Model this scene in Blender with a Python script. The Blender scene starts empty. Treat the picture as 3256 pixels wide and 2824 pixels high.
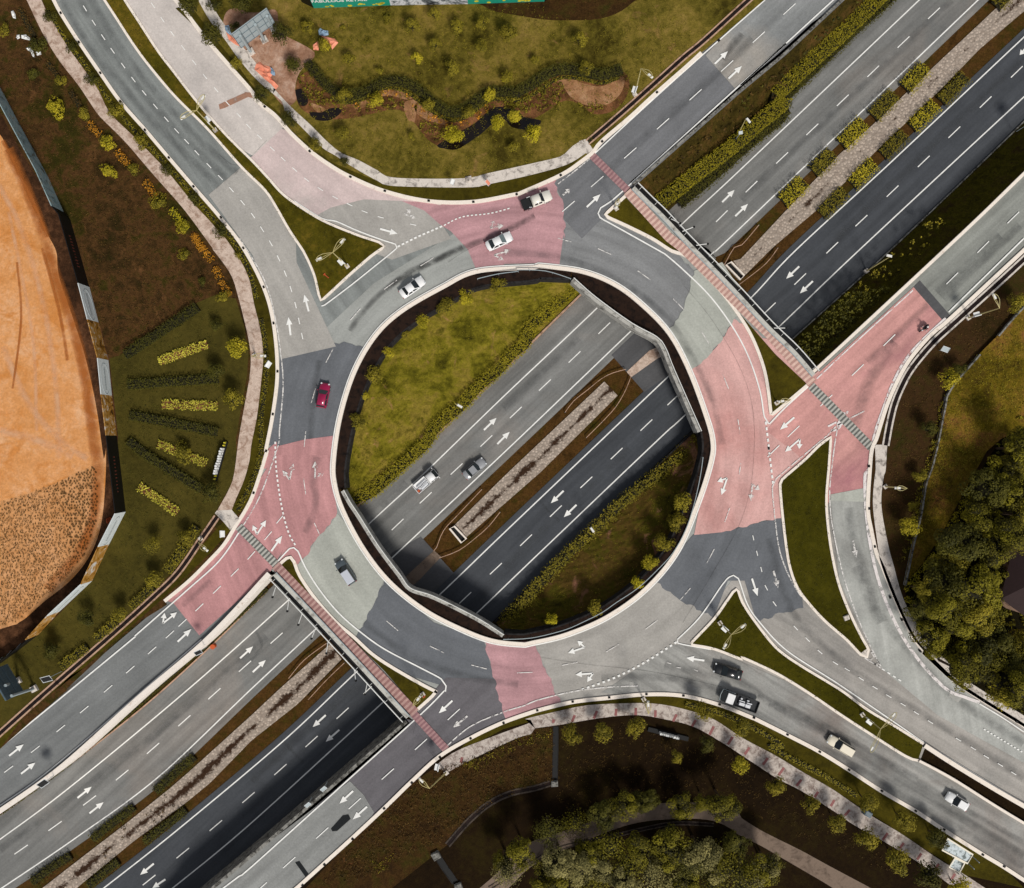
import bpy, bmesh, math, random, mathutils
from mathutils import Vector
from mathutils.geometry import tessellate_polygon
R = math.radians
random.seed(7)
sc = bpy.context.scene
COL = sc.collection
# ------------------------------------------------------------------ camera
H = 145.0          # camera height above the roundabout deck (m)
PPM = 20.0         # photo pixels per metre at deck level
cam = bpy.data.objects.new('camera', bpy.data.cameras.new('camera'))
COL.objects.link(cam)
cam.location = (0, 0, H)
cam.data.sensor_width = 36.0
cam.data.lens = 36.0 * H / (3256 / PPM)
cam.data.clip_end = 3000
sc.camera = cam
# ------------------------------------------------------------------ light
SUN_EL, SUN_AZ = 47.0, (0.42, -0.91)      # elevation, horizontal direction TO the sun
w = bpy.data.worlds.new('World'); sc.world = w; w.use_nodes = True
nt = w.node_tree
bg = nt.nodes['Background']
sky = nt.nodes.new('ShaderNodeTexSky'); sky.sky_type = 'NISHITA'; sky.sun_disc = False
sky.sun_elevation = R(SUN_EL); sky.sun_rotation = math.atan2(SUN_AZ[0], SUN_AZ[1])
hs = nt.nodes.new('ShaderNodeHueSaturation'); hs.inputs['Saturation'].default_value = 0.25
nt.links.new(sky.outputs[0], hs.inputs['Color']); nt.links.new(hs.outputs[0], bg.inputs['Color'])
bg.inputs['Strength'].default_value = 0.065
sun = bpy.data.objects.new('sun', bpy.data.lights.new('sun', 'SUN')); COL.objects.link(sun)
sun.data.energy = 2.15; sun.data.angle = R(11); sun.data.color = (1.0, 0.955, 0.88)
sd = Vector((SUN_AZ[0] * math.cos(R(SUN_EL)), SUN_AZ[1] * math.cos(R(SUN_EL)), math.sin(R(SUN_EL))))
sun.rotation_euler = sd.to_track_quat('Z', 'Y').to_euler()
sc.view_settings.view_transform = 'Standard'; sc.view_settings.look = 'None'
sc.view_settings.exposure = 0.58; sc.view_settings.gamma = 1.0
sc.cycles.use_denoising = True
sc.cycles.max_bounces = 5

# ------------------------------------------------------------------ pixel tracing helpers
TX = {'1': 0, '2': 800, '3': 1600, '4': 2356}; TY = {'A': 0, 'B': 700, 'C': 1400, 'D': 2024}
def P(s):
    """'A1 10 20 30 40 B2 ...' -> list of photo pixels"""
    out = []; ox = oy = 0; k = 1.0; buf = []
    for t in s.replace(',', ' ').split():
        if t[0] in 'ABCD':
            oy = TY[t[0]]; ox = TX[t[1]]; k = 1 / 2.24
        elif t[0] == 'F':
            ox = oy = 0; k = 1.0
        else:
            buf.append(float(t))
            if len(buf) == 2:
                out.append((ox + buf[0] * k, oy + buf[1] * k)); buf = []
    return out
def W(p, z=0.0):
    k = (H - z) / H / PPM
    return Vector(((p[0] - 1628) * k, (1412 - p[1]) * k, z))
def WL(ps, z=0.0): return [W(p, z) for p in ps]
def smooth(ps, step=14.0, closed=False):
    ps = [Vector((p[0], p[1])) for p in ps]; n = len(ps); out = []
    for i in range(n if closed else n - 1):
        if closed: a, b, c, d = ps[i - 1], ps[i], ps[(i + 1) % n], ps[(i + 2) % n]
        else: a, b, c, d = ps[max(i - 1, 0)], ps[i], ps[i + 1], ps[min(i + 2, n - 1)]
        m = max(1, int((c - b).length / step))
        for j in range(m):
            t = j / m
            out.append(0.5 * ((2 * b) + (c - a) * t + (2 * a - 5 * b + 4 * c - d) * t * t + (3 * b - a - 3 * c + d) * t ** 3))
    if not closed: out.append(ps[-1])
    return [(p.x, p.y) for p in out]
def resample(ps, n):
    ps = [Vector(p) for p in ps]; L = [0]
    for a, b in zip(ps, ps[1:]): L.append(L[-1] + (b - a).length)
    out = []; j = 0
    for i in range(n):
        s = L[-1] * i / (n - 1)
        while j < len(ps) - 2 and L[j + 1] < s: j += 1
        d = L[j + 1] - L[j]
        out.append(ps[j].lerp(ps[j + 1], (s - L[j]) / d if d else 0))
    return out
def offset(ps, d, closed=False):
    """offset a pixel path by d pixels to its left (image seen y down: left of travel)"""
    out = []; n = len(ps)
    for i in range(n):
        a = ps[i - 1] if (i or closed) else ps[0]; b = ps[(i + 1) % n] if (i < n - 1 or closed) else ps[-1]
        dx, dy = b[0] - a[0], b[1] - a[1]; L = math.hypot(dx, dy) or 1
        out.append((ps[i][0] + dy / L * d, ps[i][1] - dx / L * d))
    return out

# ------------------------------------------------------------------ object helpers
def link(name, me, mats, parent=None):
    o = bpy.data.objects.new(name, me); COL.objects.link(o)
    if not isinstance(mats, (list, tuple)): mats = [mats]
    for m in mats: me.materials.append(m)
    if parent: o.parent = parent
    return o
def tag(o, label=None, cat=None, group=None, kind=None):
    if label: o['label'] = label
    if cat: o['category'] = cat
    if group: o['group'] = group
    if kind: o['kind'] = kind
    return o
def thing(name, label, cat, loc=(0, 0, 0), rz=0, group=None):
    o = bpy.data.objects.new(name, None); COL.objects.link(o); o.empty_display_size = .3
    o.location = loc; o.rotation_euler = (0, 0, rz)
    return tag(o, label, cat, group)
def copy_tree(o, parent=None):
    c = o.copy(); COL.objects.link(c)
    if parent: c.parent = parent
    for ch in list(o.children): copy_tree(ch, c)
    return c
ORD = 'first second third fourth fifth sixth seventh eighth ninth tenth eleventh twelfth thirteenth fourteenth fifteenth sixteenth seventeenth eighteenth nineteenth twentieth twenty-first twenty-second twenty-third twenty-fourth twenty-fifth twenty-sixth twenty-seventh twenty-eighth twenty-ninth thirtieth'.split()

class MB:
    """collects shapes, then becomes ONE mesh object"""
    def __init__(s): s.v = []; s.f = []; s.uv = []; s.mi = []
    def add(s, vs, fs, uvs=None, mi=0):
        b = len(s.v); s.v += [tuple(v) for v in vs]
        for k, f in enumerate(fs):
            s.f.append(tuple(i + b for i in f)); s.mi.append(mi)
            s.uv.append(uvs[k] if uvs else [(0, 0)] * len(f))
    def box(s, c, d, rz=0, mi=0, top=None):
        cx, cy, cz = c; hx, hy, hz = d[0] / 2, d[1] / 2, d[2] / 2; tx, ty = top or (1, 1)
        vs = []
        for z, kx, ky in ((-hz, 1, 1), (hz, tx, ty)):
            for x, y in ((-hx * kx, -hy * ky), (hx * kx, -hy * ky), (hx * kx, hy * ky), (-hx * kx, hy * ky)):
                vs.append((cx + x * math.cos(rz) - y * math.sin(rz), cy + x * math.sin(rz) + y * math.cos(rz), cz + z))
        s.add(vs, [(3, 2, 1, 0), (4, 5, 6, 7), (0, 1, 5, 4), (1, 2, 6, 5), (2, 3, 7, 6), (3, 0, 4, 7)], mi=mi)
    def tube(s, pts, r, n=6, mi=0, r2=None):
        pts = [Vector(p) for p in pts]; rings = []; N = len(pts)
        for i, p in enumerate(pts):
            t = (pts[min(i + 1, N - 1)] - pts[max(i - 1, 0)]).normalized()
            a = t.orthogonal().normalized() if abs(t.z) > .95 else t.cross(Vector((0, 0, 1))).normalized()
            b = t.cross(a); rr = r if r2 is None else r + (r2 - r) * i / (N - 1)
            rings.append([p + (a * math.cos(2 * math.pi * k / n) + b * math.sin(2 * math.pi * k / n)) * rr for k in range(n)])
        vs = [v for rg in rings for v in rg]; fs = []
        for i in range(N - 1):
            for k in range(n): fs.append((i * n + k, i * n + (k + 1) % n, (i + 1) * n + (k + 1) % n, (i + 1) * n + k))
        fs.append(tuple(range(n))[::-1]); fs.append(tuple((N - 1) * n + k for k in range(n)))
        s.add(vs, fs, mi=mi)
    def sweep(s, path, prof, mi=0, closed=False, u0=0.0):
        """path: world points (z used), prof: list of (left offset, height) - lateral offset in metres"""
        n = len(path); m = len(prof); vs = []; us = []; u = u0
        for i in range(n):
            a = path[i - 1] if (i or closed) else path[0]; b = path[(i + 1) % n] if (i < n - 1 or closed) else path[-1]
            t = Vector((b[0] - a[0], b[1] - a[1], 0)); t = t.normalized() if t.length else Vector((1, 0, 0))
            nl = Vector((-t.y, t.x, 0))
            if i: u += (Vector(path[i]) - Vector(path[i - 1])).length
            us.append(u)
            for d, z in prof: vs.append(Vector(path[i]) + nl * d + Vector((0, 0, z)))
        fs = []; uv = []; seg = n if closed else n - 1
        for i in range(seg):
            j = (i + 1) % n
            for k in range(m - 1):
                fs.append((i * m + k, i * m + k + 1, j * m + k + 1, j * m + k))
                ua, ub = us[i], us[j] if j else us[i] + .5
                uv.append([(ua, k / (m - 1)), (ua, (k + 1) / (m - 1)), (ub, (k + 1) / (m - 1)), (ub, k / (m - 1))])
        s.add(vs, fs, uv, mi)
    def build(s, name, mats, parent=None, smooth_=False, up=False):
        me = bpy.data.meshes.new(name); me.from_pydata(s.v, [], s.f)
        uvl = me.uv_layers.new(name='UVMap')
        uvl.data.foreach_set('uv', [c for f in s.uv for p in f for c in p])
        me.polygons.foreach_set('material_index', s.mi)
        if smooth_: me.polygons.foreach_set('use_smooth', [True] * len(me.polygons))
        me.update()
        return link(name, me, mats, parent)
def rect_prof(a, b, z0, z1): return [(b, z0), (b, z1), (a, z1), (a, z0)]
def poly_mesh(loops):
    """loops: list of lists of world points (outer, holes) -> verts, faces with normals up"""
    vs = [Vector(v) for lp in loops for v in lp]
    fs = []
    for t in tessellate_polygon([[Vector((v[0], v[1], 0)) for v in lp] for lp in loops]):
        a, b, c = (vs[i] for i in t)
        nz = (b - a).cross(c - a).z
        if abs(nz) < 1e-9: continue
        fs.append(tuple(t) if nz > 0 else tuple(t)[::-1])
    return vs, fs
def sheet(name, ps, z, m, holes=(), kind='structure', parent=None):
    b = MB(); vs, fs = poly_mesh([WL(ps, z)] + [WL(h, z) for h in holes]); b.add(vs, fs)
    o = b.build(name, m, parent)
    if not parent: o['kind'] = kind
    return o
def ribbon(name, ps, wd, z, m, kind='structure', parent=None, mb=None):
    b = mb or MB(); b.sweep(WL(ps, z), [(wd / 2, 0), (-wd / 2, 0)])
    if mb: return
    o = b.build(name, m, parent)
    if not parent: o['kind'] = kind
    return o
def loft_px(name, A, B, zf, n, m, mat, kind='structure', noise=0.0, seed=0):
    A = resample(A, n); B = resample(B, n); b = MB(); vs = []; rnd = random.Random(seed)
    for i in range(n):
        for j in range(m):
            t = j / (m - 1); p = A[i].lerp(B[i], t); z = zf(t)
            v = W(p, z)
            if noise and 0 < j < m - 1: v.z += rnd.uniform(-noise, noise)
            vs.append(v)
    fs = []
    for i in range(n - 1):
        for j in range(m - 1):
            q = (i * m + j, i * m + j + 1, (i + 1) * m + j + 1, (i + 1) * m + j)
            nz = (vs[q[1]] - vs[q[0]]).cross(vs[q[3]] - vs[q[0]]).z
            fs.append(q if nz > 0 else q[::-1])
    b.add(vs, fs); o = b.build(name, mat); o['kind'] = kind
    return o
def inside(p, ps):
    x, y = p; c = False; n = len(ps)
    for i in range(n):
        (x1, y1), (x2, y2) = ps[i], ps[i - 1]
        if (y1 > y) != (y2 > y) and x < (x2 - x1) * (y - y1) / (y2 - y1) + x1: c = not c
    return c

# ------------------------------------------------------------------ materials
KL = 1.25   # what an albedo of 1 in the open renders as
def lin(c): return tuple(((v / 255) / 12.92 if v / 255 <= .04045 else ((v / 255 + .055) / 1.055) ** 2.4) for v in c)
def A(c):   # picture colour in the open -> base colour
    return tuple(min(.85, v / KL) for v in lin(c)) + (1,)
class N:
    def __init__(s, name, rough=.85, spec=.2):
        s.m = bpy.data.materials.new(name); s.m.use_nodes = True; s.t = s.m.node_tree
        s.b = s.t.nodes['Principled BSDF']; s.b.inputs['Roughness'].default_value = rough
        s.b.inputs['Specular IOR Level'].default_value = spec; s.o = s.t.nodes['Material Output']
    def n(s, ty, **kw):
        x = s.t.nodes.new(ty)
        for k, v in kw.items(): setattr(x, k, v)
        return x
    def l(s, a, b): s.t.links.new(a, b)
    def pos(s):
        return s.n('ShaderNodeNewGeometry').outputs['Position']
    def noise(s, vec, scale, detail=4, rough=.55, dist=0):
        x = s.n('ShaderNodeTexNoise'); x.inputs['Scale'].default_value = scale; x.inputs['Detail'].default_value = detail
        x.inputs['Roughness'].default_value = rough; x.inputs['Distortion'].default_value = dist
        s.l(vec, x.inputs['Vector']); return x.outputs['Fac']
    def ramp(s, fac, stops):
        x = s.n('ShaderNodeValToRGB'); e = x.color_ramp.elements
        while len(e) < len(stops): e.new(.5)
        for k, (p, c) in enumerate(stops): e[k].position = p; e[k].color = c
        s.l(fac, x.inputs[0]); return x.outputs[0]
    def mix(s, a, b, fac, mode='MIX'):
        x = s.n('ShaderNodeMix', data_type='RGBA', blend_type=mode)
        for v, k in ((fac, 0), (a, 6), (b, 7)):
            if hasattr(v, 'is_linked'): s.l(v, x.inputs[k])
            else: x.inputs[k].default_value = v
        return x.outputs[2]
    def math(s, op, a, b=None, c=None):
        x = s.n('ShaderNodeMath', operation=op)
        for k, v in enumerate((a, b, c)):
            if v is None: continue
            if hasattr(v, 'is_linked'): s.l(v, x.inputs[k])
            else: x.inputs[k].default_value = v
        return x.outputs[0]
    def mapr(s, v, a, b, c, d):
        x = s.n('ShaderNodeMapRange'); s.l(v, x.inputs[0])
        for k, q in enumerate((a, b, c, d)): x.inputs[k + 1].default_value = q
        return x.outputs[0]
    def gain(s, col, fac):   # multiply a colour by a scalar
        v = s.n('ShaderNodeVectorMath', operation='SCALE')
        s.l(col, v.inputs[0]) if hasattr(col, 'is_linked') else setattr(v.inputs[0], 'default_value', col[:3])
        s.l(fac, v.inputs['Scale']); return v.outputs[0]
    def stretch(s, vec, ang, sc_):
        x = s.n('ShaderNodeMapping', vector_type='TEXTURE'); x.inputs['Rotation'].default_value = (0, 0, ang); x.inputs['Scale'].default_value = [1 / q for q in sc_]
        s.l(vec, x.inputs[0]); return x.outputs[0]
    def bump(s, h, st, d=.1):
        x = s.n('ShaderNodeBump'); x.inputs['Strength'].default_value = st; x.inputs['Distance'].default_value = d
        s.l(h, x.inputs['Height']); s.l(x.outputs[0], s.b.inputs['Normal'])
    def out(s, col): s.l(col, s.b.inputs['Base Color']); return s.m
def plain(name, c, rough=.6, spec=.3, metal=0, var=.12, scale=3.0):
    m = N(name, rough, spec); m.b.inputs['Metallic'].default_value = metal
    tc = m.n('ShaderNodeTexCoord').outputs['Object']
    return m.out(m.gain(A(c), m.mapr(m.noise(tc, scale, 4), .3, .7, 1 - var, 1 + var)))
def ground(name, cols, s1=.09, s2=.9, s3=5.0, fine=.35, bump=.5, dist=.4, dry=None, dry_amt=.62):
    m = N(name, .95, .05); p = m.pos()
    a = m.noise(p, s1, 5, .6, dist); b = m.noise(p, s2, 4, .65, dist)
    f = m.math('ADD', m.math('MULTIPLY', a, .6), m.math('MULTIPLY', b, .4))
    k = len(cols)
    col = m.ramp(f, [(.36 + .28 * i / max(1, k - 1), A(c)) for i, c in enumerate(cols)])
    if dry:
        col = m.mix(col, A(dry), m.mapr(m.noise(p, .22, 5, .65, 1.0), dry_amt - .05, dry_amt + .08, 0, .9))
    g = m.noise(p, s3, 3, .8); g2 = m.noise(p, 1.7, 3, .7, .6)
    col = m.gain(col, m.mapr(g, .25, .75, 1 - fine, 1 + fine))
    col = m.gain(col, m.mapr(g2, .3, .7, 1 - fine * .6, 1 + fine * .6))
    m.bump(g, bump, .15)
    return m.out(col)
RC = W((1664, 1447))   # centre of the ring
def asphalt(name, c, ang=None, ring=False, streak=.16, blot=.12, grain=.09, tint=None, tint_amt=.6):
    m = N(name, .88, .12); p = m.pos()
    if ring:
        sep = m.n('ShaderNodeSeparateXYZ'); m.l(p, sep.inputs[0])
        dx = m.math('SUBTRACT', sep.outputs[0], RC.x); dy = m.math('SUBTRACT', sep.outputs[1], RC.y)
        r = m.math('SQRT', m.math('ADD', m.math('MULTIPLY', dx, dx), m.math('MULTIPLY', dy, dy)))
        an = m.math('ARCTAN2', dy, dx)
        cb = m.n('ShaderNodeCombineXYZ'); m.l(m.math('MULTIPLY', an, 1.6), cb.inputs[0]); m.l(m.math('MULTIPLY', r, .55), cb.inputs[1])
        st = m.noise(cb.outputs[0], 1.0, 4, .6)
    else:
        st = m.noise(m.stretch(p, ang or 0, (.035, .62, 1)), 1.0, 4, .6)
    col = A(c)
    if tint: col = m.mix(col, A(tint), m.mapr(m.noise(p, .05, 4, .6, .8), .5, tint_amt + .1, 0, 1))
    col = m.gain(col, m.mapr(st, .3, .7, 1 - streak, 1 + streak))
    col = m.gain(col, m.mapr(m.noise(p, .16, 5, .65), .3, .7, 1 - blot, 1 + blot))
    g = m.noise(p, 9, 2, .8)
    col = m.gain(col, m.mapr(g, .3, .7, 1 - grain, 1 + grain))
    col = m.gain(col, m.mapr(m.noise(p, 3.2, 2, .7), .3, .7, 1 - grain, 1 + grain))
    return m.out(col)
def paint(name, c, worn=.0, scale=2.2):
    m = N(name, .7, .2); p = m.pos()
    col = m.gain(A(c), m.mapr(m.noise(p, 1.3, 5, .7), .3, .7, .86, 1.08)); m.out(col)
    if worn:
        tr = m.n('ShaderNodeBsdfTransparent'); mx = m.n('ShaderNodeMixShader')
        m.l(m.mapr(m.noise(p, scale, 6, .75), worn - .06, worn + .06, 0, 1), mx.inputs[0])
        m.l(tr.outputs[0], mx.inputs[1]); m.l(m.b.outputs[0], mx.inputs[2]); m.l(mx.outputs[0], m.o.inputs[0])
    return m.m
def stain(name, c, amt=.7, lo=.35, hi=.65, fade=True, scale=.5):
    """thin worn layer on a road: soft in v, broken up by noise"""
    m = N(name, .9, .1); p = m.pos(); m.b.inputs['Base Color'].default_value = A(c)
    uv = m.n('ShaderNodeUVMap').outputs[0]; sp = m.n('ShaderNodeSeparateXYZ'); m.l(uv, sp.inputs[0])
    f = m.mapr(m.noise(p, scale, 5, .65), lo, hi, .25, 1)
    if fade:
        v = m.math('MULTIPLY', m.math('MULTIPLY', sp.outputs[1], m.math('SUBTRACT', 1, sp.outputs[1])), 4)
        f = m.math('MULTIPLY', f, m.math('POWER', v, 1.3))
    tr = m.n('ShaderNodeBsdfTransparent'); mx = m.n('ShaderNodeMixShader'); m.l(m.math('MULTIPLY', f, amt), mx.inputs[0])
    m.l(tr.outputs[0], mx.inputs[1]); m.l(m.b.outputs[0], mx.inputs[2]); m.l(mx.outputs[0], m.o.inputs[0])
    return m.m
def concrete(name, c, dirt, amt=.55, s=.9, fine=.12):
    m = N(name, .9, .1); p = m.pos()
    col = m.mix(A(c), A(dirt), m.mapr(m.noise(p, s, 7, .72, .5), amt - .05, amt + .12, 0, 1))
    col = m.gain(col, m.mapr(m.noise(p, 6, 3, .8), .3, .7, 1 - fine, 1 + fine))
    return m.out(col)
def foliage(name, dark, light, obj_var=.15):
    m = N(name, .7, .15); at = m.n('ShaderNodeAttribute', attribute_name='v').outputs['Fac']
    col = m.mix(A(dark), A(light), at)
    oi = m.n('ShaderNodeObjectInfo').outputs['Random']
    col = m.gain(col, m.mapr(oi, 0, 1, 1 - obj_var, 1 + obj_var))
    g = m.noise(m.pos(), 5, 2, .7); col = m.gain(col, m.mapr(g, .3, .7, .8 * 1.35, 1.2 * 1.35))
    return m.out(col)

M43 = R(43)
MAT = {}
def mk(k, m): MAT[k] = m; return m
# roads
mk('ring', asphalt('asphalt_ring', (168, 170, 166), ring=True, streak=.14))
mk('ring_pale', asphalt('asphalt_ring_pale', (182, 184, 175), ring=True, streak=.10))
mk('ring_dark', asphalt('asphalt_ring_dark', (112, 115, 120), ring=True, streak=.12))
mk('ring_mid', asphalt('asphalt_ring_mid', (139, 140, 141), ring=True, streak=.18))
mk('ring_warm', asphalt('asphalt_ring_warm', (176, 172, 166), ring=True, streak=.12))
mk('red', asphalt('asphalt_red', (192, 148, 152), ring=True, streak=.20, blot=.16))
mk('red_pale', asphalt('asphalt_red_pale', (222, 176, 170), ring=True, streak=.14, blot=.12, tint=(206, 152, 146)))
mk('red_w', asphalt('asphalt_red_west', (196, 144, 144), ring=True, streak=.20, tint=(180, 130, 138)))
mk('red_ramp', asphalt('asphalt_red_ramp', (216, 160, 154), ang=M43, streak=.16, tint=(178, 122, 128)))
mk('pink', asphalt('asphalt_faded_red', (216, 196, 193), ang=R(-40), streak=.10, blot=.1, tint=(196, 190, 183)))
mk('w_road', asphalt('asphalt_west', (140, 144, 142), ang=R(-57), streak=.22))
mk('w_road2', asphalt('asphalt_west_pale', (178, 174, 168), ang=R(-60), streak=.10))
mk('n_road', asphalt('asphalt_north', (212, 203, 197), ang=R(-50), streak=.08))
mk('ne_ramp', asphalt('asphalt_ne', (122, 123, 126), ang=M43, streak=.16))
mk('ne_ramp2', asphalt('asphalt_ne_far', (142, 144, 144), ang=M43, streak=.2, tint=(170, 162, 152)))
mk('e_ramp', asphalt('asphalt_e_far', (150, 152, 146), ang=M43, streak=.26))
mk('e_slip', asphalt('asphalt_e_slip', (184, 185, 180), ang=R(100), streak=.14, blot=.16, tint=(156, 156, 152)))
mk('se_road', asphalt('asphalt_se', (172, 167, 161), ang=R(-32), streak=.2, blot=.14, tint=(140, 138, 134)))
mk('se_in', asphalt('asphalt_se_in', (158, 157, 153), ang=R(-32), streak=.34, blot=.16, tint=(138, 130, 124)))
mk('s_ramp', asphalt('asphalt_s_dark', (112, 109, 113), ang=M43, streak=.14))
mk('s_ramp2', asphalt('asphalt_s_far', (146, 147, 145), ang=M43, streak=.18))
mk('sw_ramp', asphalt('asphalt_sw', (128, 130, 130), ang=R(38), streak=.2))
mk('mw_l', asphalt('asphalt_motorway_west', (128, 128, 126), ang=M43, streak=.26, tint=(142, 136, 130), tint_amt=.62))
mk('mw_r', asphalt('asphalt_motorway_east', (76, 79, 84), ang=M43, streak=.22))
mk('mw_pave', asphalt('asphalt_median', (92, 92, 94), ang=M43, streak=.12))
mk('paint', paint('road_paint', (255, 254, 250)))
mk('paint_w', paint('road_paint_worn', (240, 236, 232), worn=.47))
mk('paint_b', paint('road_paint_broken', (248, 240, 238), worn=.44, scale=1.1))
mk('track', stain('tyre_wear', (84, 86, 88), .30))
mk('skid', stain('tyre_skid', (66, 66, 66), .42, .3, .6, scale=.6))
mk('oil', stain('tar_patch', (38, 40, 42), .97, .1, .3, fade=False))
mk('mud', stain('mud_smear', (176, 134, 112), .95, .2, .5, fade=False, scale=.9))
mk('rut', stain('soil_rut', (186, 108, 50), .8, .3, .6, scale=.3)); mk('scuff', stain('soil_scuff', (248, 200, 158), .6, .4, .65, scale=.3)); mk('dust', stain('pale_dust', (206, 204, 198), .7, .2, .6, fade=False, scale=.4))
# ground
mk('lawn', ground('lawn_grass', [(62, 54, 16), (96, 86, 30), (122, 106, 44), (138, 116, 58)], s1=.12, dry=(146, 112, 70), dry_amt=.66))
mk('lune', ground('ring_grass', [(58, 54, 12), (92, 86, 20), (122, 112, 32), (136, 118, 48), (86, 80, 20)], s1=.16, s2=.5, dry=(176, 126, 96), dry_amt=.66))
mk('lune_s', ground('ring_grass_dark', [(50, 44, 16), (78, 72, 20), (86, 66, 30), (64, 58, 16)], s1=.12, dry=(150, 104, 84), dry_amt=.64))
mk('verge', ground('verge_grass', [(52, 46, 12), (72, 64, 16), (90, 80, 20)], fine=.22))
mk('island', ground('island_grass', [(62, 56, 10), (84, 76, 18), (118, 98, 32)], fine=.25, dry=(138, 106, 50), dry_amt=.68))
mk('island_g', ground('island_grass_green', [(54, 50, 8), (66, 62, 10), (78, 72, 16)], fine=.25))
mk('brown', ground('brown_grass', [(44, 38, 14), (60, 44, 22), (84, 58, 32), (60, 52, 18), (50, 46, 14)], s1=.12, s2=.6, fine=.45, dry=(116, 80, 48), dry_amt=.66))
mk('garden', ground('garden_grass', [(62, 56, 22), (78, 70, 28), (88, 78, 32)], fine=.22))
mk('soil', ground('orange_soil', [(214, 146, 84), (228, 162, 104), (238, 184, 138)], fine=.15, s3=3, bump=.5, dry=(214, 140, 74), dry_amt=.58))
mk('soil_d', ground('dark_soil', [(44, 30, 20), (70, 46, 30), (110, 74, 50)], fine=.4))
mk('bare', ground('bare_ground', [(134, 96, 74), (176, 136, 112), (206, 174, 154)], s1=.3, fine=.2))
mk('creek', ground('creek_soil', [(64, 44, 24), (110, 74, 46), (150, 102, 68)], s1=.3, fine=.35))
mk('mud_d', ground('black_mud', [(30, 20, 14), (38, 24, 18)], fine=.2))
mk('slope', ground('slope_grass', [(44, 36, 14), (62, 52, 18), (84, 62, 30)], s1=.3, fine=.5, dry=(150, 106, 88), dry_amt=.70))
mk('slope_e', ground('slope_grass_east', [(46, 40, 12), (72, 66, 14), (60, 46, 24)], s1=.3, fine=.5, dry=(120, 84, 70), dry_amt=.72))
mk('median', ground('median_grass', [(60, 42, 18), (84, 58, 28), (74, 54, 22), (62, 54, 16)], s1=.2, fine=.45))
mk('east', ground('east_grass', [(48, 38, 16), (66, 46, 26), (56, 50, 18)], fine=.3))
mk('meadow', ground('meadow_grass', [(124, 86, 44), (122, 98, 34), (98, 84, 18), (74, 58, 20)], s1=.14, s2=.6, fine=.6))
mk('south', ground('south_grass_shaded', [(28, 19, 10), (36, 25, 12), (46, 37, 14)], fine=.3))  # near-black browns: shade over the south park is put into the colour
mk('south_b', ground('south_scrub', [(50, 34, 18), (66, 46, 22), (58, 52, 18)], s1=.25, fine=.5, dry=(122, 80, 50), dry_amt=.7))
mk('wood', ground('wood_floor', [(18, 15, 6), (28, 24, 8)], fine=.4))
mk('ledge', concrete('ledge_earth', (46, 32, 25), (24, 18, 16), .5))
# built
mk('kerb', concrete('kerb_concrete', (255, 243, 230), (206, 184, 166), .63, 1.4))
mk('path', concrete('path_stone', (216, 194, 178), (168, 140, 122), .50, .9, .22))
mk('path_c', concrete('path_concrete', (226, 216, 206), (120, 112, 106), .55, .8))
mk('path_s', concrete('path_paving', (206, 194, 184), (140, 124, 116), .50, 1.2, .2))
mk('wall_s', concrete('south_drain_wall', (84, 74, 66), (48, 42, 38), .5)); mk('orange_soil', ground('creek_orange_soil', [(132, 94, 62), (164, 120, 84), (186, 146, 110)], s1=.4, fine=.3))
mk('path_d', concrete('track_concrete', (134, 116, 102), (92, 78, 68), .55, .5))
mk('brickred', plain('red_brick', (150, 90, 88)))
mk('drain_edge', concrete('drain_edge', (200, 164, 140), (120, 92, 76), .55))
mk('drain_in', concrete('drain_inside', (44, 34, 32), (26, 20, 20), .5))
mk('wall', concrete('retaining_wall', (250, 240, 230), (196, 172, 152), .62))
mk('wall_d', concrete('wall_weathered', (150, 148, 142), (60, 58, 54), .48, 1.3))
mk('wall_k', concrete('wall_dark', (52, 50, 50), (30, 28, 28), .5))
mk('fascia', concrete('bridge_fascia', (186, 184, 178), (74, 70, 66), .54, .9))
mk('coping', concrete('bridge_coping', (206, 204, 196), (120, 116, 110), .56, .8))
mk('rail', plain('white_rail', (240, 240, 236), .5, var=.06))
mk('black', plain('black_metal', (12, 12, 13), .7))
mk('steel', plain('grey_steel', (168, 180, 184), .45, .4, var=.06))
mk('steel_d', plain('blue_steel', (84, 102, 112), .45, .4))
mk('pole', plain('cream_pole', (196, 182, 124), .5))
mk('lampw', plain('lamp_white', (244, 242, 236), .4, var=.03))
mk('tarp', plain('orange_tarp', (244, 154, 124), .6, var=.16, scale=1.2))
mk('tarp_b', plain('blue_tarp', (142, 168, 192), .6, var=.3, scale=2))
mk('water', plain('pond_water', (24, 17, 14), .12, .5))
mk('hblack', plain('hoarding_black', (14, 13, 14), .5))
mk('hwhite', plain('hoarding_white', (224, 230, 230), .5, var=.05))
mk('hgrey', plain('hoarding_grey_print', (176, 184, 186), .5))
mk('hred', plain('hoarding_letter', (120, 60, 48), .5))
mk('hgreen', plain('hoarding_green', (34, 152, 128), .5, var=.06))
mk('hyellow', plain('hoarding_yellow', (222, 208, 60), .5))
mk('white', plain('white_paint', (246, 246, 244), .35, .5, var=.03))
mk('roof_t', plain('maroon_tile', (48, 30, 30), .8))
def picture_mat(name, cols, scale):
    m = N(name, .5, .3); p = m.pos()
    f = m.noise(p, scale, 5, .7, 1.2)
    return m.out(m.ramp(f, [(.34 + .32 * i / (len(cols) - 1), A(c)) for i, c in enumerate(cols)]))
mk('hpic', picture_mat('hoarding_brown_picture', [(60, 34, 14), (170, 118, 40), (196, 150, 84), (222, 222, 220)], .6))
mk('hgreypic', picture_mat('hoarding_grey_picture', [(30, 32, 38), (120, 126, 132), (232, 232, 236), (150, 160, 168)], .5))
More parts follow.
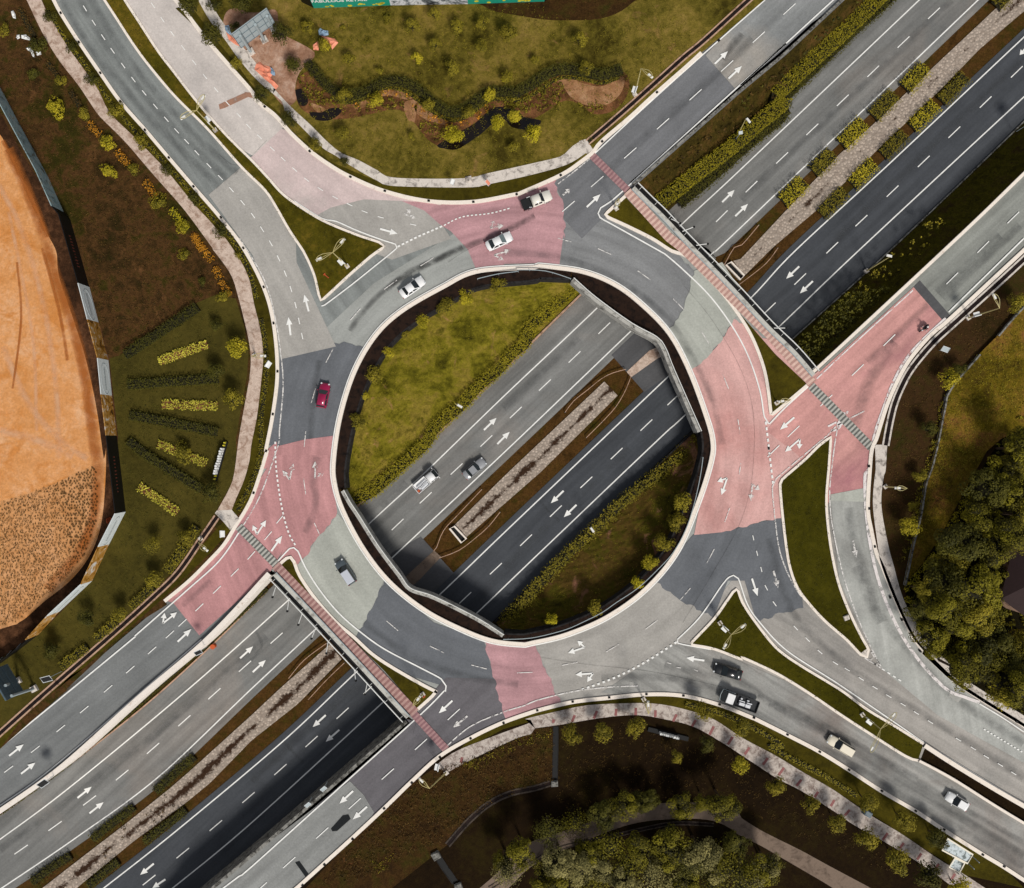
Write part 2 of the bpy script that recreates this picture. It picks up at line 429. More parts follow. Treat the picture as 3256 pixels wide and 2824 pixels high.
mk('hstain', picture_mat('hoarding_stained', [(150, 140, 110), (170, 190, 192), (140, 166, 170), (90, 70, 40)], .35))
def gravel_mat(name, dirt):
    m = N(name, .95, .05); p = m.pos()
    vor = m.n('ShaderNodeTexVoronoi'); vor.inputs['Scale'].default_value = 2.3; m.l(p, vor.inputs[0])
    col = m.mix(A((236, 220, 204)), A((168, 148, 132)), m.noise(p, 1.2, 4, .7))
    col = m.gain(col, m.mapr(vor.outputs['Distance'], 0, .5, 1.2, .62))
    uv = m.n('ShaderNodeUVMap').outputs[0]; sp = m.n('ShaderNodeSeparateXYZ'); m.l(uv, sp.inputs[0])
    d = m.math('ABSOLUTE', m.math('SUBTRACT', sp.outputs[1], .5))
    f = m.math('ADD', m.math('ADD', m.math('MULTIPLY', m.noise(p, .16, 3, .6), .6), m.math('MULTIPLY', m.noise(p, 1.4, 6, .8), .7)), m.math('MULTIPLY', d, .85))
    col = m.mix(A((62, 44, 32)), col, m.mapr(f, dirt - .06, dirt + .06, 0, 1))
    m.bump(vor.outputs['Distance'], .6, .2)
    return m.out(col)
mk('gravel', gravel_mat('gravel', .62)); mk('gravel_d', gravel_mat('gravel_dirty', .75)); mk('gravel_m', gravel_mat('gravel_wet', .72))
mk('soil_p', ground('planted_soil', [(196, 134, 80), (222, 162, 108), (232, 176, 128)], fine=.16, s3=3, bump=.3))
def stripe_mat(name, c1, c2, period, duty=.5):
    m = N(name, .85, .1); uv = m.n('ShaderNodeUVMap').outputs[0]; sp = m.n('ShaderNodeSeparateXYZ'); m.l(uv, sp.inputs[0])
    fr = m.math('FRACT', m.math('DIVIDE', sp.outputs[0], period))
    f = m.math('GREATER_THAN', fr, duty)
    col = m.mix(A(c1), A(c2), f)
    col = m.gain(col, m.mapr(m.noise(m.pos(), 2, 5, .7), .3, .7, .85, 1.15))
    return m.out(col)
mk('walk', stripe_mat('walkway_pink', (226, 192, 178), (192, 152, 142), .76))
mk('walk2', stripe_mat('walkway_pink_south', (192, 156, 148), (160, 120, 116), .76))
mk('xgrey', stripe_mat('crossing_grey', (190, 188, 180), (112, 112, 108), .62))
mk('xred', stripe_mat('crossing_red', (176, 138, 138), (150, 112, 116), .62))
# foliage
mk('f_dark', foliage('leaves_dark', (40, 40, 8), (80, 76, 20)))
mk('f_mid', foliage('leaves_mid', (64, 60, 10), (140, 126, 34)))
mk('f_bright', foliage('leaves_bright', (96, 92, 10), (180, 162, 40)))
mk('f_hedge', foliage('leaves_hedge', (78, 74, 8), (150, 136, 30)))
mk('f_yellow', foliage('leaves_yellow', (116, 108, 6), (192, 176, 40)))
mk('f_orange', foliage('leaves_orange', (124, 78, 12), (206, 142, 40)))
mk('f_grey', foliage('leaves_grey', (56, 54, 24), (150, 140, 84)))
mk('f_lime', foliage('leaves_lime', (110, 106, 22), (200, 188, 72)))
mk('f_brown', foliage('leaves_brown', (46, 34, 12), (88, 66, 26)))
mk('f_wood', foliage('leaves_wood', (16, 16, 3), (118, 110, 22)))
mk('bark', plain('bark', (80, 62, 46), .9))
mk('core', plain('leaf_shade', (36, 33, 9), .9))  # dark fill, the shade inside the foliage is put into its colour
# ================================================================== SETTING
ZM = -6.0      # motorway level
ci = smooth(P("B2 2016 325 1600 355 1350 470 1060 640 870 820 720 1080 620 1400 575 1700 C2 580 300 640 500 790 780 980 1020 1230 1220 1500 1360 1720 1440 1950 1465 C3 200 1455 450 1395 750 1265 1030 1060 1250 790 1400 440 1490 150 1500 0 B3 1450 1380 1330 1060 1190 800 1000 600 800 450 560 355 250 315"), 14, True)  # kerb of the opening, anticlockwise in the photo
def near(ps, q): return min(range(len(ps)), key=lambda i: (ps[i][0] - q[0]) ** 2 + (ps[i][1] - q[1]) ** 2)
def span(ps, a, b):
    i, j = near(ps, a), near(ps, b)
    return ps[i:j + 1] if i <= j else ps[i:] + ps[:j + 1]
led = offset(ci, 34, True)                      # inner edge of the ledge round the opening
ne_top = smooth(P("B3 490 430 650 570 900 750 1080 850 1140 930 1200 1080 1390 1510"))
sw_top = smooth(P("C2 650 360 700 450 760 540 900 760 1050 960 1130 1060 1300 1120 1600 1270 1790 1390"))
def bulge(ps, d):
    n = len(ps) - 1; o = offset(ps, 1)
    return [(a[0] + (c[0] - a[0]) * d * math.sin(math.pi * i / n) ** .7, a[1] + (c[1] - a[1]) * d * math.sin(math.pi * i / n) ** .7) for i, (a, c) in enumerate(zip(ps, o))]
arcL = bulge(span(led, ne_top[0], sw_top[0]), 26)          # west lune, NE end -> SW end
arcR = bulge(span(led, sw_top[-1], ne_top[-1]), 6)        # east lune, SW end -> NE end
# ---- edges of the trench at street level
nw_sw = P("F -60 2620 0 2575 196 2435 446 2212 665 2024 857 1820")
nw_ne = P("F 2015 594 2350 299 2500 174 2686 0 2760 -70")
se_ne = P("F 3330 490 3256 558 3110 700 2896 901 2579 1195")
se_sw = P("F 1291 2287 1130 2427 800 2711 665 2824 580 2895")
NWE = nw_sw + [sw_top[0]] + arcL[::-1] + nw_ne
SEE = se_ne + [ne_top[-1]] + arcR[::-1] + [sw_top[-1]] + se_sw
def far_sheet(name, px, ext, z, m):
    b = MB(); vs, fs = poly_mesh([WL(px, z) + [Vector((x, y, z)) for x, y in ext]]); b.add(vs, fs)
    o = b.build(name, m); o['kind'] = 'structure'; return o
far_sheet('ground', NWE, [(600, 520), (-900, 700), (-700, -500)], -.08, MAT['brown'])
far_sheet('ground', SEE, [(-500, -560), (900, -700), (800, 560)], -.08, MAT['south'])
b = MB(); vs, fs = poly_mesh([[Vector(v) for v in ((-560, -480, ZM - .06), (-440, -600, ZM - .06), (760, 560, ZM - .06), (620, 640, ZM - .06))]]); b.add(vs, fs)
tag(b.build('motorway_verge', MAT['median']), kind='structure')

# ---- motorway carriageways
L1 = smooth(P("F -150 2775 0 2669 220 2505 589 2200 914 1911 1186 1654 1354 1500 1600 1262 1899 979 2162 719 2356 538 2923 0 3100 -168"))
L2 = smooth(P("F -150 2925 13 2819 250 2658 504 2470 800 2190 1020 1985 1255 1766 1644 1400 2004 1055 2252 818 2356 723 3110 0 3260 -142"))
R1 = smooth(P("F 180 2940 330 2824 563 2640 900 2357 1130 2140 1398 1891 1600 1697 1912 1400 2122 1200 2381 954 2526 800 2834 515 3256 118 3400 -15"))
R2 = smooth(P("F 420 2925 549 2824 800 2616 1222 2229 1519 1947 1700 1773 2091 1400 2171 1327 2472 1044 2727 800 3256 308 3400 175"))
LO = smooth(P("F -150 2690 0 2591 192 2453 446 2256 661 2064 860 1870 1010 1735 1157 1596 1291 1480 1600 1184 1841 948 2127 670 2356 455 2829 0 3000 -165"))
RO = smooth(P("F 480 2965 660 2824 800 2711 1260 2290 1480 2065 1645 1900 1868 1686 2167 1400 2345 1235 2503 1093 2744 876 2932 700 3218 424 3400 240"))
LR = offset(L2, -24); RL = offset(R1, 20)
def strip2(name, a, b_, z, m, n=120):
    return loft_px(name, a, b_, lambda t: z, n, 2, m)
strip2('motorway_road', LO, LR, ZM, MAT['mw_l']); strip2('motorway_road', RL, RO, ZM, MAT['mw_r'])
ZP = ZM + .012
mk_edge = MB()
for ln in (L1, L2, R1, R2): ribbon('', ln, .2, ZP, None, mb=mk_edge)
tag(mk_edge.build('edge_line', MAT['paint']), kind='structure')
def dashes(mb, cs, L, wd, z, ang=None):
    for i, c in enumerate(cs):
        a, b2 = cs[max(i - 1, 0)], cs[min(i + 1, len(cs) - 1)]
        t = (W(b2, z) - W(a, z)); t.z = 0
        if ang is not None: t = Vector((math.cos(ang), math.sin(ang), 0))
        t = t.normalized() * L / 2; p = W(c, z)
        mb.sweep([p - t, p + t], [(wd / 2, 0), (-wd / 2, 0)])
md = MB()
dashes(md, P("A4 1600 -115 1375 95 1158 300 942 508 725 715 508 922 293 1125 75 1330 A3 1557 1540"), 2.7, .16, ZP)
dashes(md, P("B3 720 770 508 975 297 1175 90 1370 B2 1672 1573 C2 1460 205 1240 410 1040 600"), 2.7, .16, ZP)
dashes(md, P("D1 1970 12 1745 212 1527 408 1313 600 1090 797 870 987 638 1168 392 1350 150 1518"), 2.7, .16, ZP)
dashes(md, P("A4 1965 512 1743 727 1520 942 1302 1150 1080 1362 858 1572 650 1765 B4 422 420 205 628"), 2.7, .16, ZP)
dashes(md, P("B3 1212 1278 1020 1460 C3 808 95 592 300 375 505 163 712 C2 1740 915 1522 1122"), 2.7, .16, ZP)
dashes(md, P("D2 840 370 648 547 427 748 205 948 D1 1770 1147 1537 1347 1302 1543 1062 1735"), 2.7, .16, ZP)
tag(md.build('lane_line', MAT['paint']), kind='structure')

def arrow(mb, a, b_, z, hw=.5, sw=.15, hl=.42):
    A_, B_ = W(a, z), W(b_, z); t = B_ - A_; L = t.length; t.normalize(); n = Vector((-t.y, t.x, 0))
    hl = L * hl; c = B_ - t * hl
    mb.add([A_ + n * sw, A_ - n * sw, c - n * sw, c + n * sw], [(0, 1, 2, 3)])
    mb.add([c + n * hw, c - n * hw, B_], [(0, 1, 2)])
def fork(mb, base, tips, z):
    Bs = W(base, z)
    for tp in tips:
        T = W(tp, z); t = (T - Bs); L = t.length; t.normalize(); n = Vector((-t.y, t.x, 0)); c = T - t * min(1.0, L * .5)
        mb.add([Bs + n * .13, Bs - n * .13, c - n * .13, c + n * .13], [(0, 1, 2, 3)])
        mb.add([c + n * .48, c - n * .48, T], [(0, 1, 2)])
def pairs(s):
    q = P(s); return list(zip(q[::2], q[1::2]))
am = MB()
for a, c in pairs("A3 1560 1440 1648 1353 A3 1653 1540 1743 1453 A4 2040 330 1985 392 B2 1655 1495 1745 1408 B2 1750 1595 1838 1508 B4 415 330 322 418 B4 512 435 420 522 C3 430 360 340 448 C3 522 460 432 548 C1 1710 1553 1803 1468 C1 1800 1652 1893 1565 D1 552 1150 653 1070 D1 637 1260 738 1180 D1 1095 1618 998 1698 D1 1178 1730 1085 1792 D2 528 560 435 645 D2 625 665 528 750"):
    arrow(am, a, c, ZP)
tag(am.build('arrow_marking', MAT['paint']), kind='structure')

# ---- median: gravel channel, paved aprons, grass comes from the verge sheet
gl1 = P("F 3330 -160 A4 1880 0 1400 450 1200 640 960 870 700 1100 480 1330 B4 0 275 B3 1640 290")
gr1 = P("F 3400 -60 A4 2016 80 1700 350 1420 640 1180 870 960 1080 760 1280 560 1480 230 1760 B3 1715 400")
gl2 = P("B3 720 1150 B3 40 1792 C2 1440 610"); gr2 = P("B3 815 1250 270 1792 C2 1530 690")
gl3 = P("C2 560 1450 200 1770 D2 0 560 D1 1350 960 1200 1090 900 1330 600 1560 330 1770 F 60 2880")
gr3 = P("C2 640 1560 D2 330 480 0 740 D1 1500 1040 1330 1180 950 1460 560 1780 F 170 2900")
def uvstrip(name, a, c, z, m, n=60):
    a, c = resample(a, n), resample(c, n); b = MB(); vs = []; u = [0]
    for i in range(n):
        vs += [W(a[i], z), W(c[i], z)]
        if i: u.append(u[-1] + (vs[2 * i] - vs[2 * i - 2]).length)
    fs = [(2 * i, 2 * i + 1, 2 * i + 3, 2 * i + 2) for i in range(n - 1)]
    uv = [[(u[i], 0), (u[i], 1), (u[i + 1], 1), (u[i + 1], 0)] for i in range(n - 1)]
    nz = (vs[1] - vs[0]).cross(vs[2] - vs[0]).z
    if nz < 0: fs = [f[::-1] for f in fs]; uv = [q[::-1] for q in uv]
    b.add(vs, fs, uv); return tag(b.build(name, m), kind='structure')
for a, c, g_ in ((gl1, gr1, 'gravel'), (gl2, gr2, 'gravel_m'), (gl3, gr3, 'gravel_d')): uvstrip('gravel_channel', a, c, ZM + .06, MAT[g_])
sheet('median_paving', P("B3 770 960 1100 650 1500 1050 1165 1110 1005 1225"), ZM + .004, MAT['mw_pave'])
sheet('median_paving', P("C2 1205 685 1440 945 1300 1080 1160 1200 900 960 1000 800"), ZM + .004, MAT['mw_pave'])
uvstrip('rubble_path', P("B3 1130 890 1040 930 880 1080"), P("B3 1180 950 1100 985 910 1120"), ZM + .05, MAT['path'])
uvstrip('rubble_path', P("C2 1300 785 1120 950 1040 1030"), P("C2 1350 830 1190 1000 1080 1090"), ZM + .05, MAT['path_d'])
def culvert(px, label):
    t = thing('culvert_inlet', label, 'drain inlet', W(px[0], ZM))
    cs = [W(p, ZM) - W(px[0], ZM) for p in px]; b = MB()
    b.sweep(cs, rect_prof(-.14, .14, 0, .5), closed=True); b.build('rim', MAT['kerb'], t)
    b = MB(); vs, fs = poly_mesh([[c + Vector((0, 0, .09)) for c in cs]]); b.add(vs, fs); b.build('opening', MAT['black'], t)
culvert(P("B3 1582 322 1620 302 1712 398 1685 428"), 'dark culvert mouth with pale rim at the gravel end north-east of the bridge')
culvert(P("C2 1412 628 1446 612 1530 700 1495 728"), 'dark culvert mouth with pale rim at the gravel end inside the ring')
# ---- slopes beside the motorway
loft_px('slope', nw_ne, span(LO, (2127, 670), (3000, -165)), lambda t: -.1 + (ZM + .1) * t, 40, 8, MAT['slope'], noise=.18)
ro_ne = span(RO, (2420, 1168), (3400, 240))[::-1]
loft_px('slope', se_ne, ro_ne, lambda t: -.1 + (ZM + .1) * t, 40, 8, MAT['slope_e'], noise=.18, seed=2)
lo_in = span(LO, (1120, 1630), (1850, 940)); ro_in = span(RO, (1570, 1975), (2230, 1340))
ZL = -2.6
loft_px('ring_lawn', arcL[::-1], offset(lo_in, 4), lambda t: ZL - 2.3 * t, 60, 22, MAT['lune'], noise=.10)
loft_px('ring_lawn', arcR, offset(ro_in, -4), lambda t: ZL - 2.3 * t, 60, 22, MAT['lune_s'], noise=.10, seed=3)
def wall_strip(name, path, z0, z1, m, th=.3, kind='structure', parent=None, up=0):
    b = MB(); b.sweep(WL(path, 0), rect_prof(-th / 2, th / 2, z0, z1))
    o = b.build(name, m, parent)
    if not parent: o['kind'] = kind
    return o
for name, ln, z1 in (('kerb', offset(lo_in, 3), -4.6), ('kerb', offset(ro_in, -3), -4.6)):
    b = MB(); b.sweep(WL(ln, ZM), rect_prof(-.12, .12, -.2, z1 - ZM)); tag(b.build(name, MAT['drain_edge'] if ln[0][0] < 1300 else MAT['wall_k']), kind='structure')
# thin drain kerb along the outer shoulders
b = MB(); b.sweep(WL(span(RO, (2420, 1168), (3400, 240)), ZM), rect_prof(-.08, .12, 0, .25)); tag(b.build('kerb', MAT['wall_d']), kind='structure')
b = MB(); b.sweep(WL(LO[:near(LO, (860, 1870))], ZM), rect_prof(-.1, .1, 0, .2)); tag(b.build('kerb', MAT['drain_edge']), kind='structure')

# ---- roundabout ring, bridge decks and ramps
sw_out = P("F 876 1824 1004 1960 1128 2093 1208 2180 1298 2278")
ne_out = P("F 2012 600 2060 648 2104 690 2183 774 2268 860 2352 948 2441 1044 2520 1120 2584 1194")
ring_out = P("F 740 1720 830 1600 850 1100 1000 800 1250 620 1500 560 1800 560 1950 560") + ne_out + P("F 2700 1300 2700 1600 2650 1800 2450 2000 2400 2200 2200 2300 1900 2330 1600 2350 1421 2377") + sw_out[::-1]
sheet('roundabout_road', ring_out, 0, MAT['ring'], [ci[::-1]])
hole = P("D4 1312 790 1500 912 1800 1092 2060 1242 2060 1350 1800 1192 1500 1002 1277 880")
sheet('west_road', P("F 120 -60 640 -60 1180 560 1480 590 1480 720 1190 900 1040 1040 870 1180 820 950 560 600 300 200"), .03, MAT['w_road'])
sheet('north_east_ramp', [(1900, 640), (2013, 597)] + nw_ne[1:] + P("F 2360 -70 1830 540 1780 600"), .03, MAT['ne_ramp'])
sheet('east_ramp', P("F 2581 1197") + se_ne[::-1][1:] + P("F 3330 800 3000 1100 2880 1300 2790 1480 2600 1400"), .03, MAT['e_ramp'])
sheet('east_road', P("F 2600 1560 2740 1350 2830 1400 2850 1900 3100 2150 3340 2300 3340 2900 3200 2890 2700 2560 2300 2340 1900 2240 2120 2010 2300 1880 2440 1700 2550 1560"), .03, MAT['se_road'], [hole])
sheet('south_ramp', [(1380, 2300)] + se_sw + P("F 980 2890 1100 2760 1300 2590 1500 2390"), .03, MAT['s_ramp'])
sheet('south_west_ramp', nw_sw + P("F 900 1780 780 1640 700 1700 470 1960 200 2190 -60 2350"), .03, MAT['sw_ramp'])
# colour patches (laid 4 mm and more above one another)
NPATCH = [0]
def lift(z): NPATCH[0] += 1; return .04 + (z - .008) * 6.5 + NPATCH[0] * .0015
def patch(s, m, z=.008, name='road_patch'): return sheet(name, P(s), lift(z), MAT[m])
def jag(s, m, z, edges=(), amp=5, step=12, seed=1):
    """a patch whose listed edges (index pairs of consecutive points) run in a ragged paver line"""
    q = P(s); out = []; rnd = random.Random(seed); n = len(q)
    for i in range(n):
        a, c = q[i], q[(i + 1) % n]; out.append(a)
        if i in edges:
            L = math.hypot(c[0] - a[0], c[1] - a[1]); k = max(1, int(L / step))
            for j in range(1, k):
                t = j / k; o = rnd.uniform(-amp, amp)
                out.append((a[0] + (c[0] - a[0]) * t - (c[1] - a[1]) / L * o, a[1] + (c[1] - a[1]) * t + (c[0] - a[0]) / L * o))
    return sheet('road_patch', out, lift(z), MAT[m])
# NE of the ring: mid grey, then the pale wedge
jag("B3 435 0 418 200 405 322 560 352 800 446 1000 596 1175 792 1225 720 1285 640 1300 560 1335 470 1360 360 1180 180 900 20 A3 1000 1600 860 1370 640 1090 365 1310 430 1450 435 1792", 'ring_mid', .008, (6, 7, 8, 9, 10, 11))
patch("A3 350 1230 640 1060 900 1320 880 1500 700 1560 560 1700 430 1560 425 1430 365 1310", 'ne_ramp', .012)
jag("B3 1180 797 1225 720 1285 640 1300 560 1335 470 1360 360 1560 300 1760 600 1640 710 1590 800 1470 960 1333 1070 1270 930", 'ring_pale', .016, (0, 1, 2, 3, 4, 7, 8, 9, 10))
# reds
jag("A2 950 1300 1300 1300 A3 400 1230 365 1310 430 1450 438 1700 B3 430 100 400 318 250 306 0 312 B2 1820 330 1600 352 1540 210 1420 80 1340 30 A2 1230 1500 1040 1420", 'red', .012, (3, 4, 5, 9))
jag("B3 1330 1075 1470 960 1590 800 1640 700 B4 560 1080 1230 478 1428 705 1470 740 1200 1300 980 1640 C4 960 200 890 338 640 386 590 560 C3 1975 555 1760 600 1560 655 1360 675 1403 440 1492 150 1503 0 B3 1455 1380", 'red_pale', .012, (0, 1, 2, 3, 13, 14, 15))
patch("B4 180 1500 520 1120 1230 478 1428 705 1500 760 1200 1300 980 1640 C4 960 200 890 338 640 386 400 100", 'red_ramp', .016)
jag("C2 -100 240 180 10 B2 180 1612 380 1562 582 1536 570 1700 C2 572 150 580 300 610 510 560 600 470 690 380 830 330 885 250 840 180 880 C1 2016 780 1930 930 1420 1390 1235 1160 1150 1130 1500 800 1700 520 1900 200", 'red_w', .012, (8, 9, 10, 11))
jag("C2 1655 1425 1690 1550 1750 1792 D2 1790 540 1815 600 2016 620 D3 470 560 410 470 345 330 230 55 C3 225 1430 0 1440", 'red', .012, (0, 1, 2, 6, 7, 8, 9))
# west dark patch and south-west pale, south dark
jag("B2 205 985 400 912 560 877 690 877 800 908 718 1080 618 1400 580 1536 380 1562 180 1612 100 1600", 'ring_dark', .008, (0, 1, 2, 3))
jag("C2 330 885 380 830 470 690 560 600 610 520 760 700 940 1000 870 1170 800 1300 745 1395 560 1350 400 1100", 'ring_pale', .008, (7, 8))
jag("C2 945 1000 870 1170 800 1300 740 1405 1000 1640 1400 1760 D2 1200 560 1330 830 1800 620 1815 590 1750 400 C2 1690 1550 1655 1425 1300 1300", 'ring_dark', .0085, (0, 1, 2))
patch("C2 1385 1690 1750 1700 D2 1815 590 1600 760 1330 880 1150 700 1200 500", 's_ramp', .0105)
jag("C3 235 1430 430 1380 750 1250 1030 1060 1105 1000 1260 1140 1500 1265 1350 1450 1400 1700 D3 1400 460 400 480 345 330 230 55", 'ring_warm', .008, (4, 5))
jag("C3 1090 1010 1260 1140 1500 1265 1600 1000 1720 1000 C4 110 1290 300 1230 445 1195 420 1000 300 560 C3 1970 552 1760 600 1560 655 1355 672 1248 795", 'ring_dark', .009, (0, 1, 5, 6))
# approaches
patch("A1 1485 1388 1712 1195 2100 1500 B2 320 300 600 900 210 990 B1 1950 650 1800 250", 'w_road2', .008)
patch("A1 840 -90 1340 -90 1420 200 2060 880 A2 215 915 10 1110 A1 1600 1000 1100 400", 'n_road', .012)
patch("A2 215 915 10 1110 -60 1150 120 1400 420 1560 560 1480 800 1420 1240 1440 1340 1462 1500 1400 1260 1370 960 1310", 'pink', .013)
patch("A2 330 1470 560 1370 900 1370 1240 1415 1420 1700 1000 1850 700 1740 400 1600", 'w_road2', .0085)
patch("A3 1440 395 1652 632 2100 230 A4 740 0 760 -100 120 -100 A3 1860 -60", 'ne_ramp2', .009)
patch("D2 700 1030 800 1130 840 1200 872 1252 F 1120 2720 960 2900 560 2910 660 2824", 's_ramp2', .009)
patch("B4 1228 478 1275 430 1500 690 1480 720 1420 703", 'mw_pave', .010)
patch("C4 640 386 890 338 905 440 640 430", 'ring_pale', .017)
patch("C4 638 430 890 420 1000 900 1250 1450 1600 1792 D4 2016 700 2016 900 1400 560 1005 230 860 -50 C4 700 1000", 'e_slip', .0095)
patch("D3 1200 60 1420 60 2016 320 D4 480 420 1280 900 2016 1340 F 3300 2900 D4 1870 1640 560 820 D3 2016 700 1500 460 1000 430 700 400", 'se_in', .0095)
# small patches
for q in ("D2 565 1370 650 1275 690 1268 705 1300 610 1385 575 1388", "D2 310 1610 340 1600 405 1690 385 1715"):
    patch(q, 'oil', .0165)
patch("A1 1558 745 1600 725 1745 660 1770 690 1600 770 1565 780", 'mud', .0165); patch("A1 1740 655 1790 660 1810 700 1760 690", 'mud', .0165)
patch("D3 900 325 928 322 930 355 902 358", 'dust', .0165); patch("D4 1490 385 1580 430 1545 470 1480 425", 'dust', .0165)
# worn wheel tracks and skids
NTR = [0]
def track(s, wd, m='track', z=0, step=20): NTR[0] += 1; ribbon('tyre_wear', smooth(P(s), step), wd, .125 + NTR[0] * .0012, MAT[m])
track("B2 2016 -30 1800 80 1500 200 1250 320 1040 430 880 560 760 700 700 790", 1.2, 'skid'); track("B2 1500 190 1300 290 1100 380 960 500", 1.2, 'skid')
track("A1 440 0 640 330 900 650 1200 980 1560 1330", 1.6); track("A1 560 0 760 330 1000 640 1320 990 1620 1280", 1.6)
track("A1 640 -20 850 330 1110 660 1400 980 1690 1230", 1.6)
track("D3 1150 200 1400 260 1700 330 D4 300 540 640 720 1000 960 1400 1190 2016 1560", 1.7); track("D3 700 300 1100 290 1500 370 D4 350 700 760 900 1200 1160 1700 1450 2016 1640", 1.7)
track("D4 200 480 560 640 900 830 1300 1060 1700 1290 2016 1460", 1.2); track("D4 120 420 500 580 860 780 1260 1010", 1.0)
track("C4 770 480 800 700 880 950 1000 1240 1200 1500 1440 1760 D4 1700 560 2016 760", 1.9); track("C4 820 900 900 1100 1000 1300", 2.2)
track("C4 200 700 300 1060 420 1300 700 1560 1000 1780 D4 1400 620 1800 870 2016 1010", 1.6)
track("A3 1780 280 1500 540 1100 900 700 1260", 1.7); track("A3 1700 240 1560 420", 1.6, 'skid')
track("B4 1100 870 960 1060 860 1290 800 1500", 2.6); track("B4 1330 600 1100 830 900 1010", 1.4)
track("A4 1850 1680 1600 1900 B4 1400 520", 2.2); track("B4 1990 40 1700 320 1440 560", 1.8)
track("C1 1500 1000 1300 1180", 1.2); track("C2 470 120 440 300 460 460 380 660", 1.6); track("B2 480 1000 440 1300 420 1560", 1.4)
track("B3 0 230 300 250 600 330 900 480 1150 680 1300 900 1480 1250 1560 1600", 1.5); track("C2 800 1300 1100 1520 1500 1680 1900 1740", 1.5)
mk('crack', stain('crack', (60, 58, 58), .45, .3, .6, fade=False, scale=.8))
for s in ("B3 1290 470 1450 660 1590 870 1700 1080 1770 1300 1790 1500 C3 1788 60 1765 320 1700 560 1600 760 1560 830 1400 1100 1280 1300", "D3 260 148 600 200 1000 242 1300 300 1560 360", "A1 1560 1100 1700 1180 1900 1000", "B2 1400 300 1560 200 1900 60"): track(s, .07, 'crack')
for z_, s in ((ZM + .006, "C3 255 430 330 510 400 580"), (ZM + .006, "D2 225 745 300 830 370 900"), (ZM + .006, "C1 1820 1360 1860 1480 1700 1640")):
    ribbon('tyre_wear', smooth(P(s)), .7, z_, MAT['track'])
for s, wd in (("A4 1500 0 700 760 0 1420", 1.8), ("B3 540 840 0 1340", 1.8), ("C2 1100 300 930 480", 1.6), ("D1 1900 0 1200 620 600 1080 0 1520", 1.8), ("A4 1990 440 1200 1200 640 1740", 1.8), ("C3 900 60 0 900", 1.8), ("D2 800 300 0 1030", 1.8)):
    ribbon('tyre_wear', smooth(P(s), 40), wd, ZM + .005, MAT['track'])

# ---- markings at street level
Z2 = .175
e = MB(); ew = MB(); eb = MB()
ribbon('', offset(ci + ci[:1], -4), .2, Z2, None, mb=e)
def line(s, mb, wd=.2, step=14): ribbon('', smooth(P(s), step), wd, Z2, None, mb=mb)
line("A4 680 -20 0 605 A3 2016 310 1660 630 920 1300 760 1440 695 1480 676 1520 690 1550 760 1590 850 1640 1100 1780 B3 1150 240 1300 370 1480 550 1640 770 1750 980 1830 1220 1860 1400 1890 1450 B4 205 1450 300 1350 480 1185", e, .22)
line("A3 1865 0 1410 400 1000 770 650 1095", e); line("A3 640 1110 520 1210 390 1310", ew)
line("C2 170 880 270 772 300 765 330 790 380 900 480 1060 620 1230 780 1370 950 1490 1200 1620 1350 1700 1385 1750 1380 1792 D2 1375 385 1210 550 700 1010 0 1640 D1 1700 1710 1500 1860", e, .22)
line("B2 498 612 520 605 700 470 850 350 1035 198 1025 172 950 148 760 78 600 8 A2 500 1555 300 1430", e, .2)
line("D1 965 0 480 400 0 792", e, .22); line("C1 960 1395 1330 1070 1560 860 1700 660", e, .22); line("C1 1700 660 1850 400 1960 100 1990 0", ew)
line("C1 1990 -10 B1 1990 1500 2016 1200 2005 1000 1960 700 1880 420 1700 120", ew)
line("D2 330 1792 720 1460 1140 1060 1400 830", e); line("D2 1390 780 1560 640 1790 540 1950 490 D3 240 455 500 392 740 362 960 352", ew, .2)
line("D1 1435 20 430 890 0 1205", e, .2)
line("B4 880 1360 690 1460 620 1530 C4 250 275 225 330 235 480 270 760 330 940 420 1100 480 1160", ew, .2)
line("B4 690 1470 665 1620 645 1792 C4 632 380 650 600 720 930 800 1180 900 1420 1005 1628", ew, .2)
line("C4 1005 1628 880 1550", ew, .2); line("C3 1240 1420 1400 1260 1560 1030 1610 975 1640 962 1675 985 1740 1170 1830 1300 C4 330 1500 700 1740 D4 1150 650 1310 760 1700 1000 2016 1190", e, .2)
line("C3 1240 1425 1245 1445 1280 1455 1480 1490", e, .2)
line("B4 2016 130 1480 655", e, .22); line("B4 1460 700 1290 860 1170 1000 1080 1170 1020 1330 950 1540 920 1760 C4 885 240 890 500 930 790 1000 1060 1120 1340 1270 1570 1460 1770 D4 1590 430 1700 470", eb, .5)
line("B4 1225 500 860 830 540 1130", eb, .22); line("D4 1700 480 1850 570 2016 680", e, .2)
line("B4 690 1460 740 1370", eb, .5); line("B4 640 1500 700 1480 760 1360", eb, .35); line("B4 620 1470 680 1440", eb, .3)
for c in ("C4 930 1510 950 1545 920 1570 905 1560", "C4 965 1560 985 1590 960 1600 945 1590"): line(c, ew, .25, 30)
def dotted(s, wd, L, gap, mb):
    q = WL(smooth(P(s), 6), Z2); acc = 0; n = max(2, int(sum((b_ - a).length for a, b_ in zip(q, q[1:])) / (L + gap)))
    r = resample(q, n + 1)
    for a, c in zip(r, r[1:]):
        t = (c - a).normalized() * L; mb.sweep([a, a + t], [(wd / 2, 0), (-wd / 2, 0)])
dt = MB()
dotted("B2 1040 190 1180 120 1370 38", .3, .42, .28, dt); dotted("B2 1370 38 A2 1500 1545 1700 1520 1850 1480", .2, .35, .3, dt)
dotted("C2 168 10 175 200 210 450 260 650 320 760", .26, .4, .35, dt); dotted("B3 1870 1435 1895 1640 C3 1890 40 1925 330", .3, .5, .35, dt)
